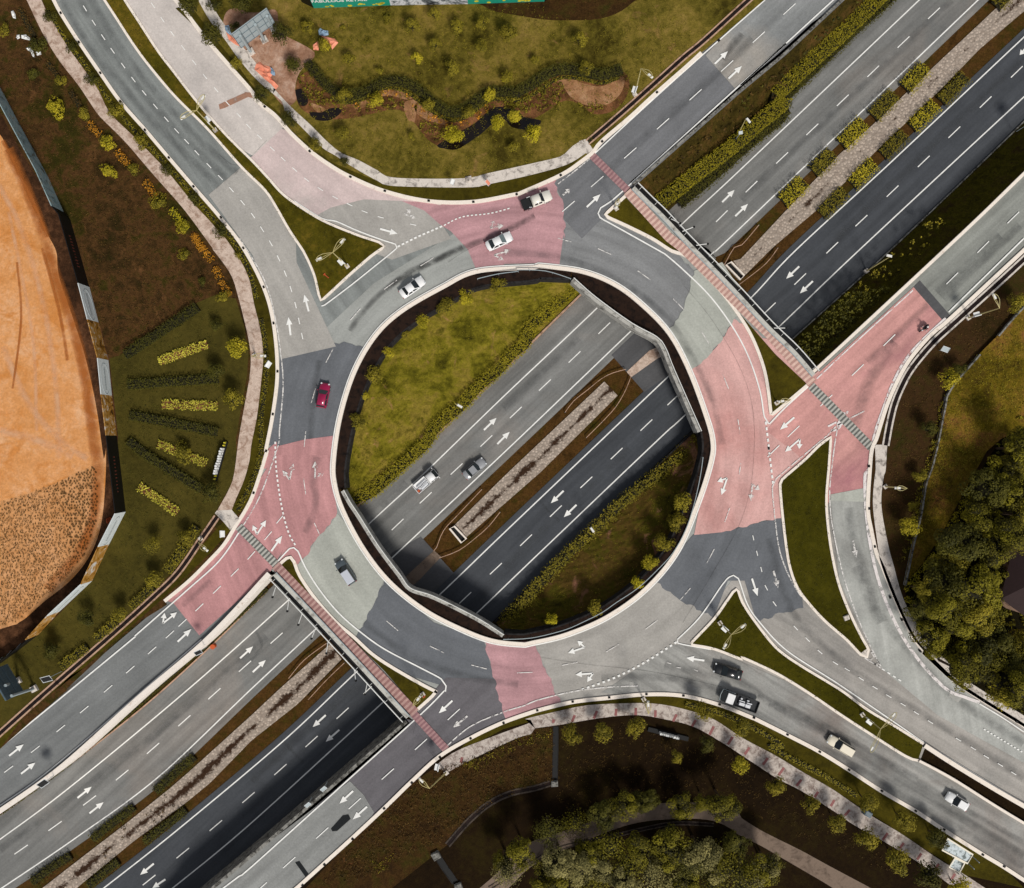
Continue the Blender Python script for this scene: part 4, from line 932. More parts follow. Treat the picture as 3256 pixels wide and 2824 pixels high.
def bush(px, rpx, mat, label, group=None, name='shrub', cat='shrub', z0=ZV, kind='bush', sq=.9):
    r = rpx / PPM; loc = W(px, z0 + r * .5)
    o = bpy.data.objects.new(name, crown_variant(mat, kind, prng.randrange(4))); COL.objects.link(o)
    r *= 1.08; o.location = loc; o.scale = (r, r * prng.uniform(.85, 1.1), r * sq); o.rotation_euler = (0, 0, prng.uniform(0, 6.28))
    return tag(o, label, cat, group)
Q = 1 / 2.24
def triples(s):
    """'A1 x y r ...' -> [(photo px, radius in photo px)]"""
    out = []; ox = oy = 0; buf = []
    for t in s.split():
        if t[0] in 'ABCD': ox, oy = TX[t[1]], TY[t[0]]
        else:
            buf.append(float(t))
            if len(buf) == 3: out.append(((ox + buf[0] * Q, oy + buf[1] * Q), buf[2] * Q)); buf = []
    return out
def row(s, mat, fmt, group, kind='bush', what='tree', cat='tree', name='tree', axis=1, mats=None, trunk=None, z0=ZV, **kw):
    it = sorted(triples(s), key=lambda q: q[0][axis])
    for i, (p, r) in enumerate(it):
        m = mats[i % len(mats)] if mats else mat; lab = fmt % ORD[i]
        if what == 'tree': tree(p, r, m, lab, group, kind, trunk, name, cat, z0, **kw)
        else: bush(p, r, m, lab, group, name, cat, z0, kind)
# park lawn
row("A2 395 190 42 515 320 45 695 425 50", 'f_mid', '%s tree from the left on the lawn just right of the grey billboard', 'young trees left on the park lawn', 'tree', axis=0)
row("A2 655 200 28 970 135 34 825 290 26", 'f_mid', '%s low dark tuft from the left on the lawn below the green hoarding', 'low tufts on the park lawn', what='bush', name='shrub', cat='shrub', axis=0)
row("A2 1140 180 58 1300 95 50 1460 190 52 1300 315 50 1640 160 48 1640 330 48 1830 230 62 A3 40 230 52 545 275 58", 'f_mid', '%s tree from the left scattered across the upper park lawn', 'trees scattered on the upper park lawn', 'tree', axis=0)
row("A2 1175 410 44 1425 475 58 910 500 30 1815 550 38 A3 230 430 34", 'f_mid', '%s tree from the left just above the dark winding hedge', 'trees above the winding hedge', 'tree', axis=0, mats=['f_mid', 'f_bright'])
row("A2 655 690 62 880 710 55 1255 745 46 1540 795 46 1690 675 48 A3 25 545 46 590 480 48", 'f_mid', '%s tree from the left standing inside the winding creek planting', 'trees along the creek bed', 'tree', axis=0, mats=['f_mid', 'f_bright', 'f_mid'])
row("A2 1445 960 68 1750 880 52 1870 825 48 A3 80 825 46 210 950 62", 'f_yellow', '%s bright yellow-green tree from the left beside the dark ponds', 'bright trees by the ponds', 'tree', axis=0, mats=['f_yellow', 'f_yellow', 'f_bright', 'f_bright'])
row("A2 640 950 52 1140 970 32 A2 1870 1050 42", 'f_mid', '%s small tree from the left on the lower lawn above the grey footpath', 'small trees on the lower park lawn', 'tree', axis=0)
row("A2 215 235 76 300 465 58", 'f_dark', '%s dense dark round tree from the top on the bare ground by the billboard', 'dark round trees by the billboard', 'tree', axis=1)
row("A1 1340 30 78 1500 245 80 1680 450 44 1870 670 62 A2 265 850 66 455 1030 52 660 1150 36", 'f_mid', '%s shrub from the top between the north road and the park footpath', 'shrubs along the north road', 'tree', axis=1, mats=['f_dark', 'f_dark', 'f_mid'])
tree(P("A1 1720 25")[0], 34, 'f_dark', 'dark tree at the top edge left of the billboard', None, 'tree'); bush(P("A1 1685 205")[0], 22, 'f_dark', 'small dark bush tucked behind the left end of the billboard')
bush(P("A1 1530 40")[0], 24, 'f_dark', 'dark bush beside the broken top end of the park footpath')
tree(P("A2 522 315")[0], 20, 'f_bright', 'small bright tree wrapped between orange tarpaulin flaps', None, 'tree')
# west verge
row("A1 355 115 46 515 340 44 655 570 50 820 785 58 1010 1000 54 1190 1205 42 1385 1410 44 1570 1640 56 B1 1700 255 32", 'f_dark', '%s shrub from the top between the stone footpath and the west road kerb', 'shrubs between footpath and west road', what='bush', name='shrub', cat='shrub', mats=['f_dark', 'f_dark', 'f_dark', 'f_mid', 'f_mid'])
row("A1 770 1010 50 600 805 46 960 1212 52 1130 1432 58 430 570 38 B1 1300 40 48 1590 545 48", 'f_mid', '%s round bush from the top along the left side of the stone footpath', 'round bushes left of the footpath', what='bush', name='shrub', cat='shrub', mats=['f_mid', 'f_mid', 'f_bright'])
row("A1 408 768 66 775 1218 54 245 525 46 30 210 46 B1 1310 240 42 1445 440 36", 'f_bright', '%s lone bush from the top on the brown grass west of the footpath', 'lone bushes on the brown west grass', what='bush', name='shrub', cat='shrub', mats=['f_mid', 'f_dark', 'f_bright', 'f_bright'])
bush(P("A1 265 320")[0], 27, 'f_dark', 'dark bush below the white plastic litter on the west grass')
row("B1 1690 915 78 1660 1270 70 1535 745 44 1540 1075 58 C1 1505 375 72", 'f_mid', '%s tree from the top in the striped garden beside the stone footpath', 'trees in the striped garden', 'tree', mats=['f_dark', 'f_bright', 'f_dark', 'f_mid'])
row("C1 1320 700 60 1105 990 62 855 1235 60 620 1265 62 360 1495 62", 'f_mid', '%s tree from the top on the grass between the hoarding and the south-west drain', 'trees on the south-west grass', 'tree', mats=['f_mid', 'f_mid', 'f_mid', 'f_dark', 'f_dark'])
tree(P("C1 1085 740")[0], 30, 'f_mid', 'thin half-bare tree on the grass beside the white hoarding panel', None, 'open'); bush(P("C1 1310 90")[0], 34, 'f_mid', 'large bush growing over the middle of the lowest flower bed pair')
# ring lawns
row("B2 1755 460 56 1525 545 56 1380 620 66 1222 725 52 1093 815 34 975 945 46 880 1095 64 805 1245 34 760 1430 64", 'f_bright', '%s round bush from the top along the dark wall of the north-west ring lawn', 'bushes along the north-west ring wall', 'tree', z0=ZL - .2, trunk=2.0, mats=['f_mid', 'f_bright', 'f_mid', 'f_bright'])
row("C3 1285 440 70 1235 585 72 1150 730 76 1050 865 60 958 1010 48 660 1190 62 343 1275 44", 'f_bright', '%s round bush from the top along the fence of the south-east ring lawn', 'bushes along the south-east ring wall', 'tree', z0=ZL - .2, trunk=2.0, mats=['f_mid', 'f_mid', 'f_mid', 'f_bright', 'f_yellow', 'f_mid', 'f_yellow'])
# south walkway
row("D3 490 700 76 705 675 72 950 645 76 1450 760 62 1235 855 50 1685 905 66 D4 255 1060 72 495 1195 62 685 1320 70 895 1440 86 1115 1595 92 1330 1700 96 1560 1800 80", 'f_mid', '%s tree from the left on the dark grass below the paved walkway', 'trees below the paved walkway', 'tree', axis=0, mats=['f_mid', 'f_mid', 'f_mid', 'f_mid', 'f_dark', 'f_bright', 'f_mid'], trunk=2.4)
row("D3 1430 540 66 1690 640 66 D4 900 1180 72 1160 1310 80 1400 1440 76 20 640 46", 'f_mid', '%s tree from the left between the paved walkway and the south-east road kerb', 'trees between walkway and road', 'tree', axis=0, mats=['f_mid', 'f_mid', 'f_dark'], trunk=2.4)
# east
row("B4 1480 1130 70 1340 1480 62 1560 1060 52 1970 590 76 C4 1200 620 76 1280 250 50 1230 470 40", 'f_mid', '%s bush from the top along the low grey wall of the east meadow', 'bushes along the meadow wall', 'tree', mats=['f_mid', 'f_dark', 'f_bright', 'f_dark', 'f_mid', 'f_mid', 'f_bright'])
for i, (p, r) in enumerate(sorted(triples("C4 1560 740 190 1750 330 170 1950 160 150 1960 380 140 1440 1020 190 1640 1060 200 1800 960 130 1550 1300 150 1350 1380 130 1750 1430 200 1960 1500 150 1920 680 150 1600 1560 170 1900 1720 180 1330 1080 110 C4 1500 880 150 1420 930 130 1700 560 150 1820 780 150 1860 240 150 2010 60 150 1300 1200 130 1450 1220 150 1700 1260 150 1550 1130 140 1760 1180 130 1420 1480 130 1560 1640 150 1750 1560 160 2000 1620 160 1980 1780 150 2020 540 140 B4 1960 1680 130 D4 1940 430 90"), key=lambda q: q[0][1])):
    tree(p, r, ['f_wood', 'f_mid', 'f_wood', 'f_wood', 'f_dark'][i % 5], ('%s large tree from the top in the dense wood on the east edge' % ORD[i]) if i < 30 else 'one of the lowest large trees of the dense east wood', 'large trees of the east wood', 'big', trunk=prng.uniform(1.5, 6.5), squash=.9)
for i, (p, r) in enumerate(sorted(triples("D3 320 1380 110 520 1330 100 700 1270 120 860 1190 120 1010 1170 110 1280 1210 110 1440 1190 80 1570 1200 130 130 1560 120 30 1680 100 400 1600 140 620 1540 120 760 1500 120 960 1520 130 1180 1480 150 1400 1540 160 1050 1700 110 1600 1640 150 1300 1740 120 300 1720 120 1760 1720 130 1500 1760 120 D3 540 1660 120 700 1640 120 880 1640 120 1150 1590 120 1330 1620 120 1500 1640 120 400 1750 130 640 1730 130 860 1740 130 1200 1780 120 1660 1480 100 1880 1660 130 D4 60 1700 150 200 1640 110 D2 1800 1600 90"), key=lambda q: q[0][0])):
    tree(p, r, ['f_wood', 'f_grey', 'f_wood', 'f_wood', 'f_dark', 'f_grey', 'f_wood'][i % 7], ('%s tree from the left in the belt over the concrete track at the bottom' % ORD[i]) if i < 30 else 'one of the rightmost trees in the belt over the concrete track', 'trees over the concrete track', 'open' if i % 3 == 1 else 'big', trunk=prng.uniform(1.5, 5), squash=.8)
# hedges: boxes of clipped leaves
def hedge(s, wd, h, mat, label, group=None, z0=ZV, dens=34, leaf=.115, name='hedge', zf=None, core='core', ps=None, rough=.12, cat='hedge', top_only=False):
    q = smooth(ps or P(s), 14); zc = z0 + h
    pts = WL(q, zc) if zf is None else [W(p, zf(p) + h) for p in q]
    o = pts[len(pts) // 2].copy(); o.z = z0; t = thing(name, label, cat, o, 0, group)
    loc = [p - o for p in pts]; rnd = random.Random(len(q) + int(q[0][0]))
    b = MB(); base = [Vector((p.x, p.y, p.z - h)) for p in loc]
    b.sweep(base, [(wd * .40, 0), (wd * .36, h * .55), (0, h * .62), (-wd * .36, h * .55), (-wd * .40, 0)]); b.build('hedge_core', MAT[core], t)  # solid body under the leaves, by default in the painted shade colour
    L = sum((c - a).length for a, c in zip(loc, loc[1:])); n = int(L * (wd + h * 1.2) * dens); lp = []
    rs = resample(loc, max(2, int(L / .4) + 2))
    bl = [rnd.uniform(.1, .9) for _ in range(len(rs) * 2 + 2)]
    for k in range(n):
        i = rnd.randrange(len(rs) - 1); f = rnd.random(); a = rs[i].lerp(rs[i + 1], f); tv = rs[i + 1] - rs[i]; tv.z = 0
        if tv.length < 1e-6: continue
        nl = Vector((-tv.y, tv.x, 0)).normalized(); side = rnd.random(); bw = wd * .5 * (1 + rnd.uniform(-rough, rough))
        if side < .66 or top_only: off = rnd.uniform(-1, 1) * bw; p = a + nl * off + Vector((0, 0, -.08 * h + rnd.uniform(-.1, .12))); nr = Vector((0, 0, 1))
        else:
            sg = 1 if rnd.random() < .5 else -1; p = a + nl * bw * sg + Vector((0, 0, -rnd.random() * h)); nr = nl * sg
        lp.append((p, nr, max(0, min(1, bl[i * 2 + (1 if rnd.random() < .5 else 0)] * .6 + rnd.uniform(0, .4)))))
    link('leaves', leaf_mesh('leaves', lp, leaf, rnd), MAT[mat], t)
    return t
for i, s in enumerate(("B1 880 960 1400 615", "B1 900 1170 1550 1125", "B1 915 1385 1545 1510", "B1 905 1570 C1 1060 120 1430 350")):
    hedge(s, 1.7, .9, 'f_dark', '%s long dark clipped hedge from the top fanning across the striped garden' % ORD[i], 'long clipped hedges of the striped garden')
for i, s in enumerate(("B1 1130 1005 1475 880", "B1 1150 1312 1550 1322", "B1 1120 1590 1470 1735", "C1 985 325 1265 515")):
    b_ = hedge(s, 1.55, .45, 'f_lime', '%s light speckled flower bed from the top between the dark garden hedges' % ORD[i], 'flower beds of the striped garden', dens=24, leaf=.13, core='creek', name='flower_bed', cat='flower bed', top_only=True)
for i, s in enumerate(("C1 1180 935 1305 765", "C1 925 1185 1080 1045", "C1 675 1420 815 1295", "C1 425 1615 615 1475", "C1 1335 700 1395 615")):
    hedge(s, 1.5, .8, 'f_mid', '%s short hedge from the right along the south-west drain' % ORD[[1, 2, 3, 4, 0][i]], 'short hedges along the south-west drain')
for i, s in enumerate(("A1 130 60 180 150 235 255", "A1 330 440 420 565", "A1 495 650 560 755", "A1 625 870 715 965", "A1 825 1070 915 1175", "A1 1025 1285 1105 1400", "A1 1215 1490 1335 1635", "A1 1370 1665 1445 1785", "B1 1375 105 1440 200 1510 295", "B1 1525 330 1570 430 1630 540")):
    hedge(s, 1.05, .6, ['f_brown', 'f_brown', 'f_brown', 'f_orange', 'f_orange', 'f_orange', 'f_yellow', 'f_orange', 'f_orange', 'f_orange'][i], '%s orange-tinted shrub strip from the top along the west footpath' % ORD[i], 'orange shrub strips west of the footpath', rough=.4, dens=30, name='shrub_strip', cat='shrub strip')
# long clipped strips beside kerb and footpath on the west and south
hedge("B1 1860 700 1890 900 1895 1100 1860 1400 C1 1850 120 1780 320 1690 500", .8, .3, 'f_mid', 'low green strip hedge between stone footpath and west kerb', dens=30)
hedge("A1 330 60 460 270 610 470 760 690 930 900 1090 1070 1290 1290 1500 1540 B1 1620 90 1760 330 1830 560", .7, .25, 'f_mid', 'low planting strip along the upper west kerb', dens=26)
hedge("D3 1300 480 1550 550 1780 650 2000 790 D4 200 780 420 900 640 1020 830 1140", .9, .4, 'f_mid', 'low dark hedge between the paved walkway and south-east kerb', dens=30)
# hedge belts beside the motorway
hedge("A3 1115 1440 1250 1330 1400 1210 1600 1060 1800 885 2016 700 A4 250 680 500 430 700 250 960 0 1040 -90", 2.4, 1.5, 'f_hedge', 'long bright yellow-green hedge belt on the slope north-east of the roundabout', z0=-4.0, dens=34, leaf=.13, rough=.12)
hedge("A3 1250 1440 1400 1320 1540 1200 1800 970 2016 790 A4 300 700 600 400 860 150 1010 20 1100 -70", 2.4, 1.5, 'f_dark', 'dark creeping hedge at the motorway edge below the bright belt', z0=-5.4, dens=30, leaf=.14, rough=.25)
hedge("C2 720 405 800 400 900 330 1010 230 1120 130 1240 20 B2 1300 1490 1400 1400 1520 1290 1620 1180 1740 1080 1860 950 1960 860 B3 180 770 300 660 400 570 500 470", 2.1, 1.3, 'f_hedge', 'bright hedge between the north-west ring lawn and the motorway', z0=-5.0, dens=34, leaf=.13, rough=.25)
hedge("B3 1410 1560 1340 1640 C3 1150 210 900 400 700 590 500 780 300 980 150 1150 0 1300", 2.0, 1.2, 'f_mid', 'ragged green hedge between the south-east ring lawn and the motorway', z0=-5.0, dens=24, leaf=.14, rough=.45)
hedge("D1 -40 1285 430 950 870 585 1330 175 1480 50 C1 1700 1250 1900 1060", .8, .5, 'f_dark', 'thin dark planting strip at the foot of the cream wall', z0=ZM + .1, dens=30)
hedge("A2 390 430 470 530 560 620 680 665 800 645 900 590 1000 562 1110 580 1200 640 1290 720 1400 785 1500 775 1580 725 1680 650 1800 640 1900 650 A3 100 645 200 590 300 520 420 480 540 490 700 520 800 500 850 480", 1.7, 1.3, 'f_dark', 'long dark winding hedge across the park lawn')
hedge("A2 560 690 680 730 800 700 900 640 1000 625 1100 650 1180 710 1280 790 1400 850 1500 845 1600 780 1700 710 1820 705 A3 120 715 230 660 330 590 430 550 560 560 700 590 830 550", .5, .35, 'f_mid', 'narrow green edging hedge below the winding hedge', dens=30)
# median shrubs
for i, (s, wd) in enumerate((("A4 1300 490 1200 600", 2.2), ("A4 1080 690 975 800", 2.1), ("A4 860 890 750 1000", 2.2), ("A4 640 1105 545 1200", 2.0), ("A4 430 1310 325 1410", 2.1), ("A4 1840 20 1900 -50", 2.0))):
    q_ = P(s); c_ = ((q_[0][0] + q_[1][0]) / 2, (q_[0][1] + q_[1][1]) / 2); q_ = [(c_[0] + (v[0] - c_[0]) * f, c_[1] + (v[1] - c_[1]) * f) for v, f in ((q_[0], 1.45), (q_[0], .5), (q_[1], .5), (q_[1], 1.45))]
    hedge(None, 2.7, 1.2, ['f_bright', 'f_mid', 'f_bright', 'f_mid', 'f_bright', 'f_mid'][i], '%s block hedge from the upper right on the west side of the gravel median' % ORD[i] if i < 5 else 'clipped block hedge at the very top beside the gravel median', 'block hedges on the gravel median', z0=ZM, rough=.3, ps=q_)
for i, s in enumerate(("A4 1580 560 1460 690", "A4 1370 760 1250 880", "A4 1150 970 1040 1080", "A4 930 1175 820 1290", "A4 720 1380 600 1500")):
    q_ = P(s); c_ = ((q_[0][0] + q_[1][0]) / 2, (q_[0][1] + q_[1][1]) / 2); q_ = [(c_[0] + (v[0] - c_[0]) * f, c_[1] + (v[1] - c_[1]) * f) for v, f in ((q_[0], 1.4), (q_[0], .5), (q_[1], .5), (q_[1], 1.4))]
    hedge(None, 2.4, 1.0, ['f_mid', 'f_bright', 'f_mid', 'f_bright', 'f_mid'][i], '%s block hedge from the upper right on the east side of the gravel median' % ORD[i], 'block hedges on the gravel median', z0=ZM, rough=.3, ps=q_)
for i, s in enumerate(("D1 1380 860 1240 980 1100 1110", "D1 950 1220 790 1340 650 1450", "D1 500 1570 350 1660 220 1760")):
    hedge(s, 1.6, .7, 'f_dark', '%s straggling hedge from the right on the upper side of the south-west median' % ORD[i], 'straggling hedges on the south-west median', z0=ZM, rough=.5)
for i, s in enumerate(("D1 1320 1240 1180 1350 1020 1470", "D1 840 1610 720 1700 620 1790")):
    hedge(s, 1.5, .7, 'f_dark', '%s straggling hedge from the right on the lower side of the south-west median' % ORD[i], 'straggling hedges on the south-west median', z0=ZM, rough=.5)
# ground cover nobody could count
def cover(name, polys, mat, per_m2, leaf, h, z=ZV, seed=5, label=None):
    rnd = random.Random(seed); lp = []
    for ps in polys:
        xs = [p[0] for p in ps]; ys = [p[1] for p in ps]; area = abs(sum(ps[i - 1][0] * ps[i][1] - ps[i][0] * ps[i - 1][1] for i in range(len(ps)))) / 2 / 400
        n = int(area * per_m2); c = 0
        while c < n:
            p = (rnd.uniform(min(xs), max(xs)), rnd.uniform(min(ys), max(ys)))
            if not inside(p, ps): continue
            zz = z(p) if callable(z) else z; v = rnd.random()
            for k in range(5):
                q = W(p, zz) + Vector((rnd.gauss(0, .16), rnd.gauss(0, .16), rnd.uniform(.02, h)))
                lp.append((q, rdir(rnd, 0), max(0, min(1, v + rnd.uniform(-.25, .25)))))
            c += 1
    o = link(name, leaf_mesh(name, lp, leaf, rnd), MAT[mat]); o['kind'] = 'stuff'; return o
cover('creek_plants', [P("A2 330 540 430 540 560 690 640 760 560 760 440 740 340 620"), P("A3 0 700 150 650 330 560 440 600 480 700 360 790 200 800 0 770"), P("A2 1740 720 2016 740 2016 790 1760 760"), P("A2 720 760 830 720 1090 690 1090 760 900 790 760 830")], 'f_mid', 3.2, .16, .5)
cover('creek_plants', [P("A2 330 520 480 520 600 650 800 660 950 600 1080 610 1200 690 1300 770 1420 830 1420 880 1280 850 1150 720 1000 660 900 690 760 760 600 800 480 800 360 700"), P("A2 1500 840 1640 720 1800 690 1950 700 A3 150 660 330 590 420 560 380 640 260 760 120 790 0 760 A2 1750 740 1600 880")], 'f_mid', 1.6, .12, .35, seed=31)
cover('creek_plants', [P("A2 1160 880 1230 860 1380 900 1400 980 1330 1020 1220 940"), P("A3 500 720 640 730 760 760 640 800 560 770")], 'f_mid', 4, .15, .4, seed=6)
cover('orange_flowers', [P("A2 900 650 1000 630 1150 690 1130 720 1000 680 910 690"), P("A2 1160 720 1300 800 1400 860 1560 850 1690 740 1700 780 1560 890 1400 900 1240 850 1160 790"), P("A2 720 740 830 700 830 740 730 770")], 'f_orange', 3.4, .13, .3, seed=7)
slz = lambda p: -1.5
cover('slope_shrubs', [P("B4 380 930 560 700 760 520 1000 480 1180 470 520 1090 470 1080")], 'f_dark', 5, .2, .6, z=lambda p: -1.8, seed=8)
cover('slope_shrubs', [P("B4 700 560 900 380 1150 160 1350 -20 1500 0 1250 300 900 560")], 'f_mid', .9, .2, .5, z=lambda p: -2.8, seed=9)
cover('slope_shrubs', [P("A3 960 1340 1340 1000 1700 700 2016 420 2016 640 1700 900 1400 1130 1120 1360")], 'f_brown', .8, .2, .4, z=lambda p: -1.2, seed=10)
cover('slope_shrubs', [P("A4 0 690 740 20 920 0 600 290 0 830")], 'f_dark', .6, .2, .4, z=lambda p: -1.5, seed=12)
cover('scrub_plants', [P("D2 700 1500 1140 1080 1380 920 1700 800 D3 0 750 360 650 350 1020 150 1090 0 1150 D2 1850 1090 1550 1290 1300 1500 1100 1560 900 1700 500 1760")], 'f_brown', 4.5, .10, .4, seed=13)
cover('scrub_plants', [P("D2 1500 900 1900 740 D3 0 760 350 660 340 700 0 840 D2 1600 960"), P("D2 860 1600 1000 1560 1010 1640 900 1680")], 'f_mid', 5, .10, .4, seed=14)
cover('wood_undergrowth', [P("C4 1200 1180 1180 1040 1300 890 1420 720 1620 350 2016 -300 2016 1792 1800 1792 1400 1500 1280 1330")], 'f_wood', .9, .3, .8, seed=15)
cover('tall_grass', [P("C4 1160 1060 1180 1000 1290 880 1400 720 1600 360 1640 300 1650 360 1460 700 1320 900 1200 1080"), P("C4 1150 1100 1230 1120 1300 1300 1500 1560 1450 1560 1250 1330")], 'f_bright', 11, .11, .7, z=.5, seed=16)
cover('tall_grass', [P("B4 2010 720 1700 1000 1480 1250 1420 1500 1380 1780 1560 1780 1800 1500 2010 1300"), P("C4 1380 0 1340 280 1300 560 1240 800 1400 600 1560 330 1740 60 1700 0")], 'f_mid', 4.5, .075, .3, z=.75, seed=17)
cover('tall_grass', [P("C4 1345 120 1310 300 1270 540 1250 700 1420 520 1540 300 1500 200"), P("B4 1420 1420 1390 1600 1350 1792 1450 1792 1480 1450")], 'f_brown', 4.5, .075, .3, z=.75, seed=18)
cover('wall_plants', [P("B4 1700 940 1480 1190 1400 1340 1330 1700 1290 1792 1340 1792 1440 1340 1500 1230 1690 980"), P("C4 1350 0 1280 240 1230 480 1150 700 1130 900 1200 800 1270 540 1310 300 1385 0")], 'f_mid', 5, .12, .5, seed=19)
cover('planting_tufts', [P("D1 1190 1110 1340 1180 1100 1340 1000 1330"), P("D1 900 1340 1000 1340 780 1560 600 1640")], 'f_brown', .8, .15, .3, z=ZM, seed=21)
# seedlings in the orange field
tm = crown_mesh(91, 26, 4, .30, .6, .4); tm.materials.append(MAT['f_brown'])
fld = P("C1 -120 480 0 440 200 385 400 310 560 230 680 180 700 300 690 560 600 820 470 980 280 1150 120 1290 -120 1360"); spots = []
rnd = random.Random(4)
for iy in range(200):
    for ix in range(140):
        p = (-60 + ix * 9.2 + (iy % 2) * 4.6 + rnd.uniform(-2.6, 2.6), 1460 + iy * 8.6 + rnd.uniform(-2.4, 2.4))
        if inside(p, fld) and p[0] > -12 and rnd.random() < .93: spots.append(p)
spots.sort(key=lambda p: math.hypot(p[0] - 1628, p[1] - 1412))
for p in spots[:295]:
    o = bpy.data.objects.new('seedling', tm); COL.objects.link(o); o.location = W(p, ZV + .12); s_ = rnd.uniform(.14, .24); o.scale = (s_, s_, s_); o.rotation_euler = (0, 0, rnd.uniform(0, 6.28))
    tag(o, 'small brown seedling planted in rows on the orange soil field', 'seedling', 'seedlings on the orange soil field')
lp = []
for p in spots[295:]:
    v = rnd.random()
    for k in range(10): lp.append((W(p, ZV + .05) + Vector((rnd.gauss(0, .1), rnd.gauss(0, .1), rnd.uniform(.02, .2))), rdir(rnd, 0), v))
o = link('seedling_rows', leaf_mesh('seedling_rows', lp, .075, rnd), MAT['f_brown']); o['kind'] = 'stuff'

# tufts of longer grass that break up the mown surfaces
def lune_z(arc, ln):
    a = arc[::6]; l = ln[::6]
    def f(p):
        da = min((p[0] - q[0]) ** 2 + (p[1] - q[1]) ** 2 for q in a) ** .5; dl = min((p[0] - q[0]) ** 2 + (p[1] - q[1]) ** 2 for q in l) ** .5
        return ZL - 2.6 * da / (da + dl + 1e-6)
    return f
cover('grass_tufts', [[tuple(q) for q in arcL[::3]] + lo_in[::4][::1]], 'f_mid', 4, .07, .22, z=lune_z(arcL, lo_in), seed=41)
cover('grass_tufts', [[tuple(q) for q in arcR[::3]] + ro_in[::-1][::4][::-1]], 'f_mid', 3, .07, .22, z=lune_z(arcR, ro_in), seed=42)
cover('grass_tufts', [P("A2 400 380 240 40 900 60 2016 30 A3 600 150 1300 120 1350 300 900 700 640 1000 A2 1900 1190 1500 1250 1010 1250 700 1100 480 920 340 760")], 'f_mid', 2, .075, .2, seed=43)
cover('grass_tufts', [P("A1 20 60 180 60 420 480 700 880 1060 1260 1400 1700 B1 1640 480 1500 530 800 960 640 480 520 0 A1 360 1260 140 860 20 620")], 'f_brown', 3, .085, .22, seed=44)
cover('grass_tufts', [P("B1 800 1000 1400 640 1650 640 1730 960 1650 1500 C1 1500 480 1100 1060 500 1560 60 1792 60 1600 700 1000 910 500")], 'f_dark', 2, .07, .18, seed=45)
cover('grass_tufts', [P("D3 400 660 950 600 1500 770 2016 1100 D4 640 1300 1200 1640 1100 1700 500 1450 0 1230 D3 1650 1230 1100 1150 600 1280 380 1200")], 'f_brown', 1.6, .08, .2, seed=46)
cover('grass_tufts', [P("B4 1960 520 1500 860 1250 1120 1120 1400 1080 1700 1290 1700 1400 1300 1700 900 2016 600"), P("C4 1060 120 1020 480 1100 840 1140 960 1240 500 1300 60")], 'f_brown', 3, .08, .2, seed=47)
for q_, s_ in ((iE, 48), (iSE, 49), (iNW, 50)): cover('grass_tufts', [q_], 'f_dark', 3, .06, .14, seed=s_)
# ruts and pale scuffs on the bare field
for i, (s, wd, m) in enumerate((("A1 60 1060 180 1330 300 1640 B1 380 340 520 760 600 1080 650 1420 680 1660 C1 700 200 660 560 560 800 340 1060", 2.2, 'rut'), ("A1 -20 1300 120 1560 B1 230 300 330 700 400 1200 420 1700", 1.2, 'scuff'), ("B1 60 -60 160 420 240 900 260 1500", .8, 'scuff'), ("B1 300 200 420 640 480 1000", .7, 'rut'), ("B1 20 900 200 1300 420 1560 620 1700", 1.4, 'scuff'), ("B1 0 1500 240 1560 520 1680", 1.6, 'scuff'), ("B1 120 300 150 700 90 1200", .5, 'rut'), ("A1 20 1000 140 1240 260 1500 B1 340 120", .9, 'rut'))):
    ribbon('soil_rut', smooth(P(s), 20), wd, ZV + .028 + i * .003, MAT[m])
# ================================================================== VEHICLES
def cmat(name, c, rough=.28, spec=.5, coat=.5):
    m = N(name, rough, spec); m.b.inputs['Base Color'].default_value = A(c); m.b.inputs['Coat Weight'].default_value = coat; return m.m
mk('glass', cmat('car_glass', (34, 42, 46), .12, .5, 0)); mk('glass_l', cmat('car_glass_light', (112, 126, 128), .15, .5, 0))
mk('tyre', plain('tyre_rubber', (24, 24, 24), .9)); mk('rim', plain('wheel_rim', (150, 150, 152), .35, .5))
mk('lens', cmat('headlight_lens', (226, 230, 232), .15)); mk('tail', cmat('tail_light_lens', (150, 20, 24), .25)); mk('trim', plain('black_trim', (30, 30, 32), .6))
mk('c_white', cmat('white_car_paint', (250, 250, 250))); mk('c_ivory', cmat('ivory_car_paint', (240, 236, 224))); mk('c_cream', cmat('cream_car_paint', (250, 240, 218)))
mk('c_red', cmat('crimson_car_paint', (156, 12, 70))); mk('c_grey', cmat('grey_car_paint', (84, 94, 100))); mk('c_pale', cmat('pale_grey_roof', (206, 210, 220)))
mk('c_silver', cmat('silver_car_paint', (158, 160, 164))); mk('c_black', cmat('black_car_paint', (18, 20, 22), .25)); mk('c_purple', cmat('purple_car_paint', (110, 34, 110)))
mk('skin', plain('skin', (150, 104, 80), .6)); mk('cloth', plain('dark_jacket', (26, 26, 34), .9)); mk('trouser', plain('dark_trousers', (40, 36, 40), .9))
mk('rust', plain('rusty_orange_bin', (196, 92, 50), .8)); mk('box', plain('white_cargo', (232, 234, 238), .7))
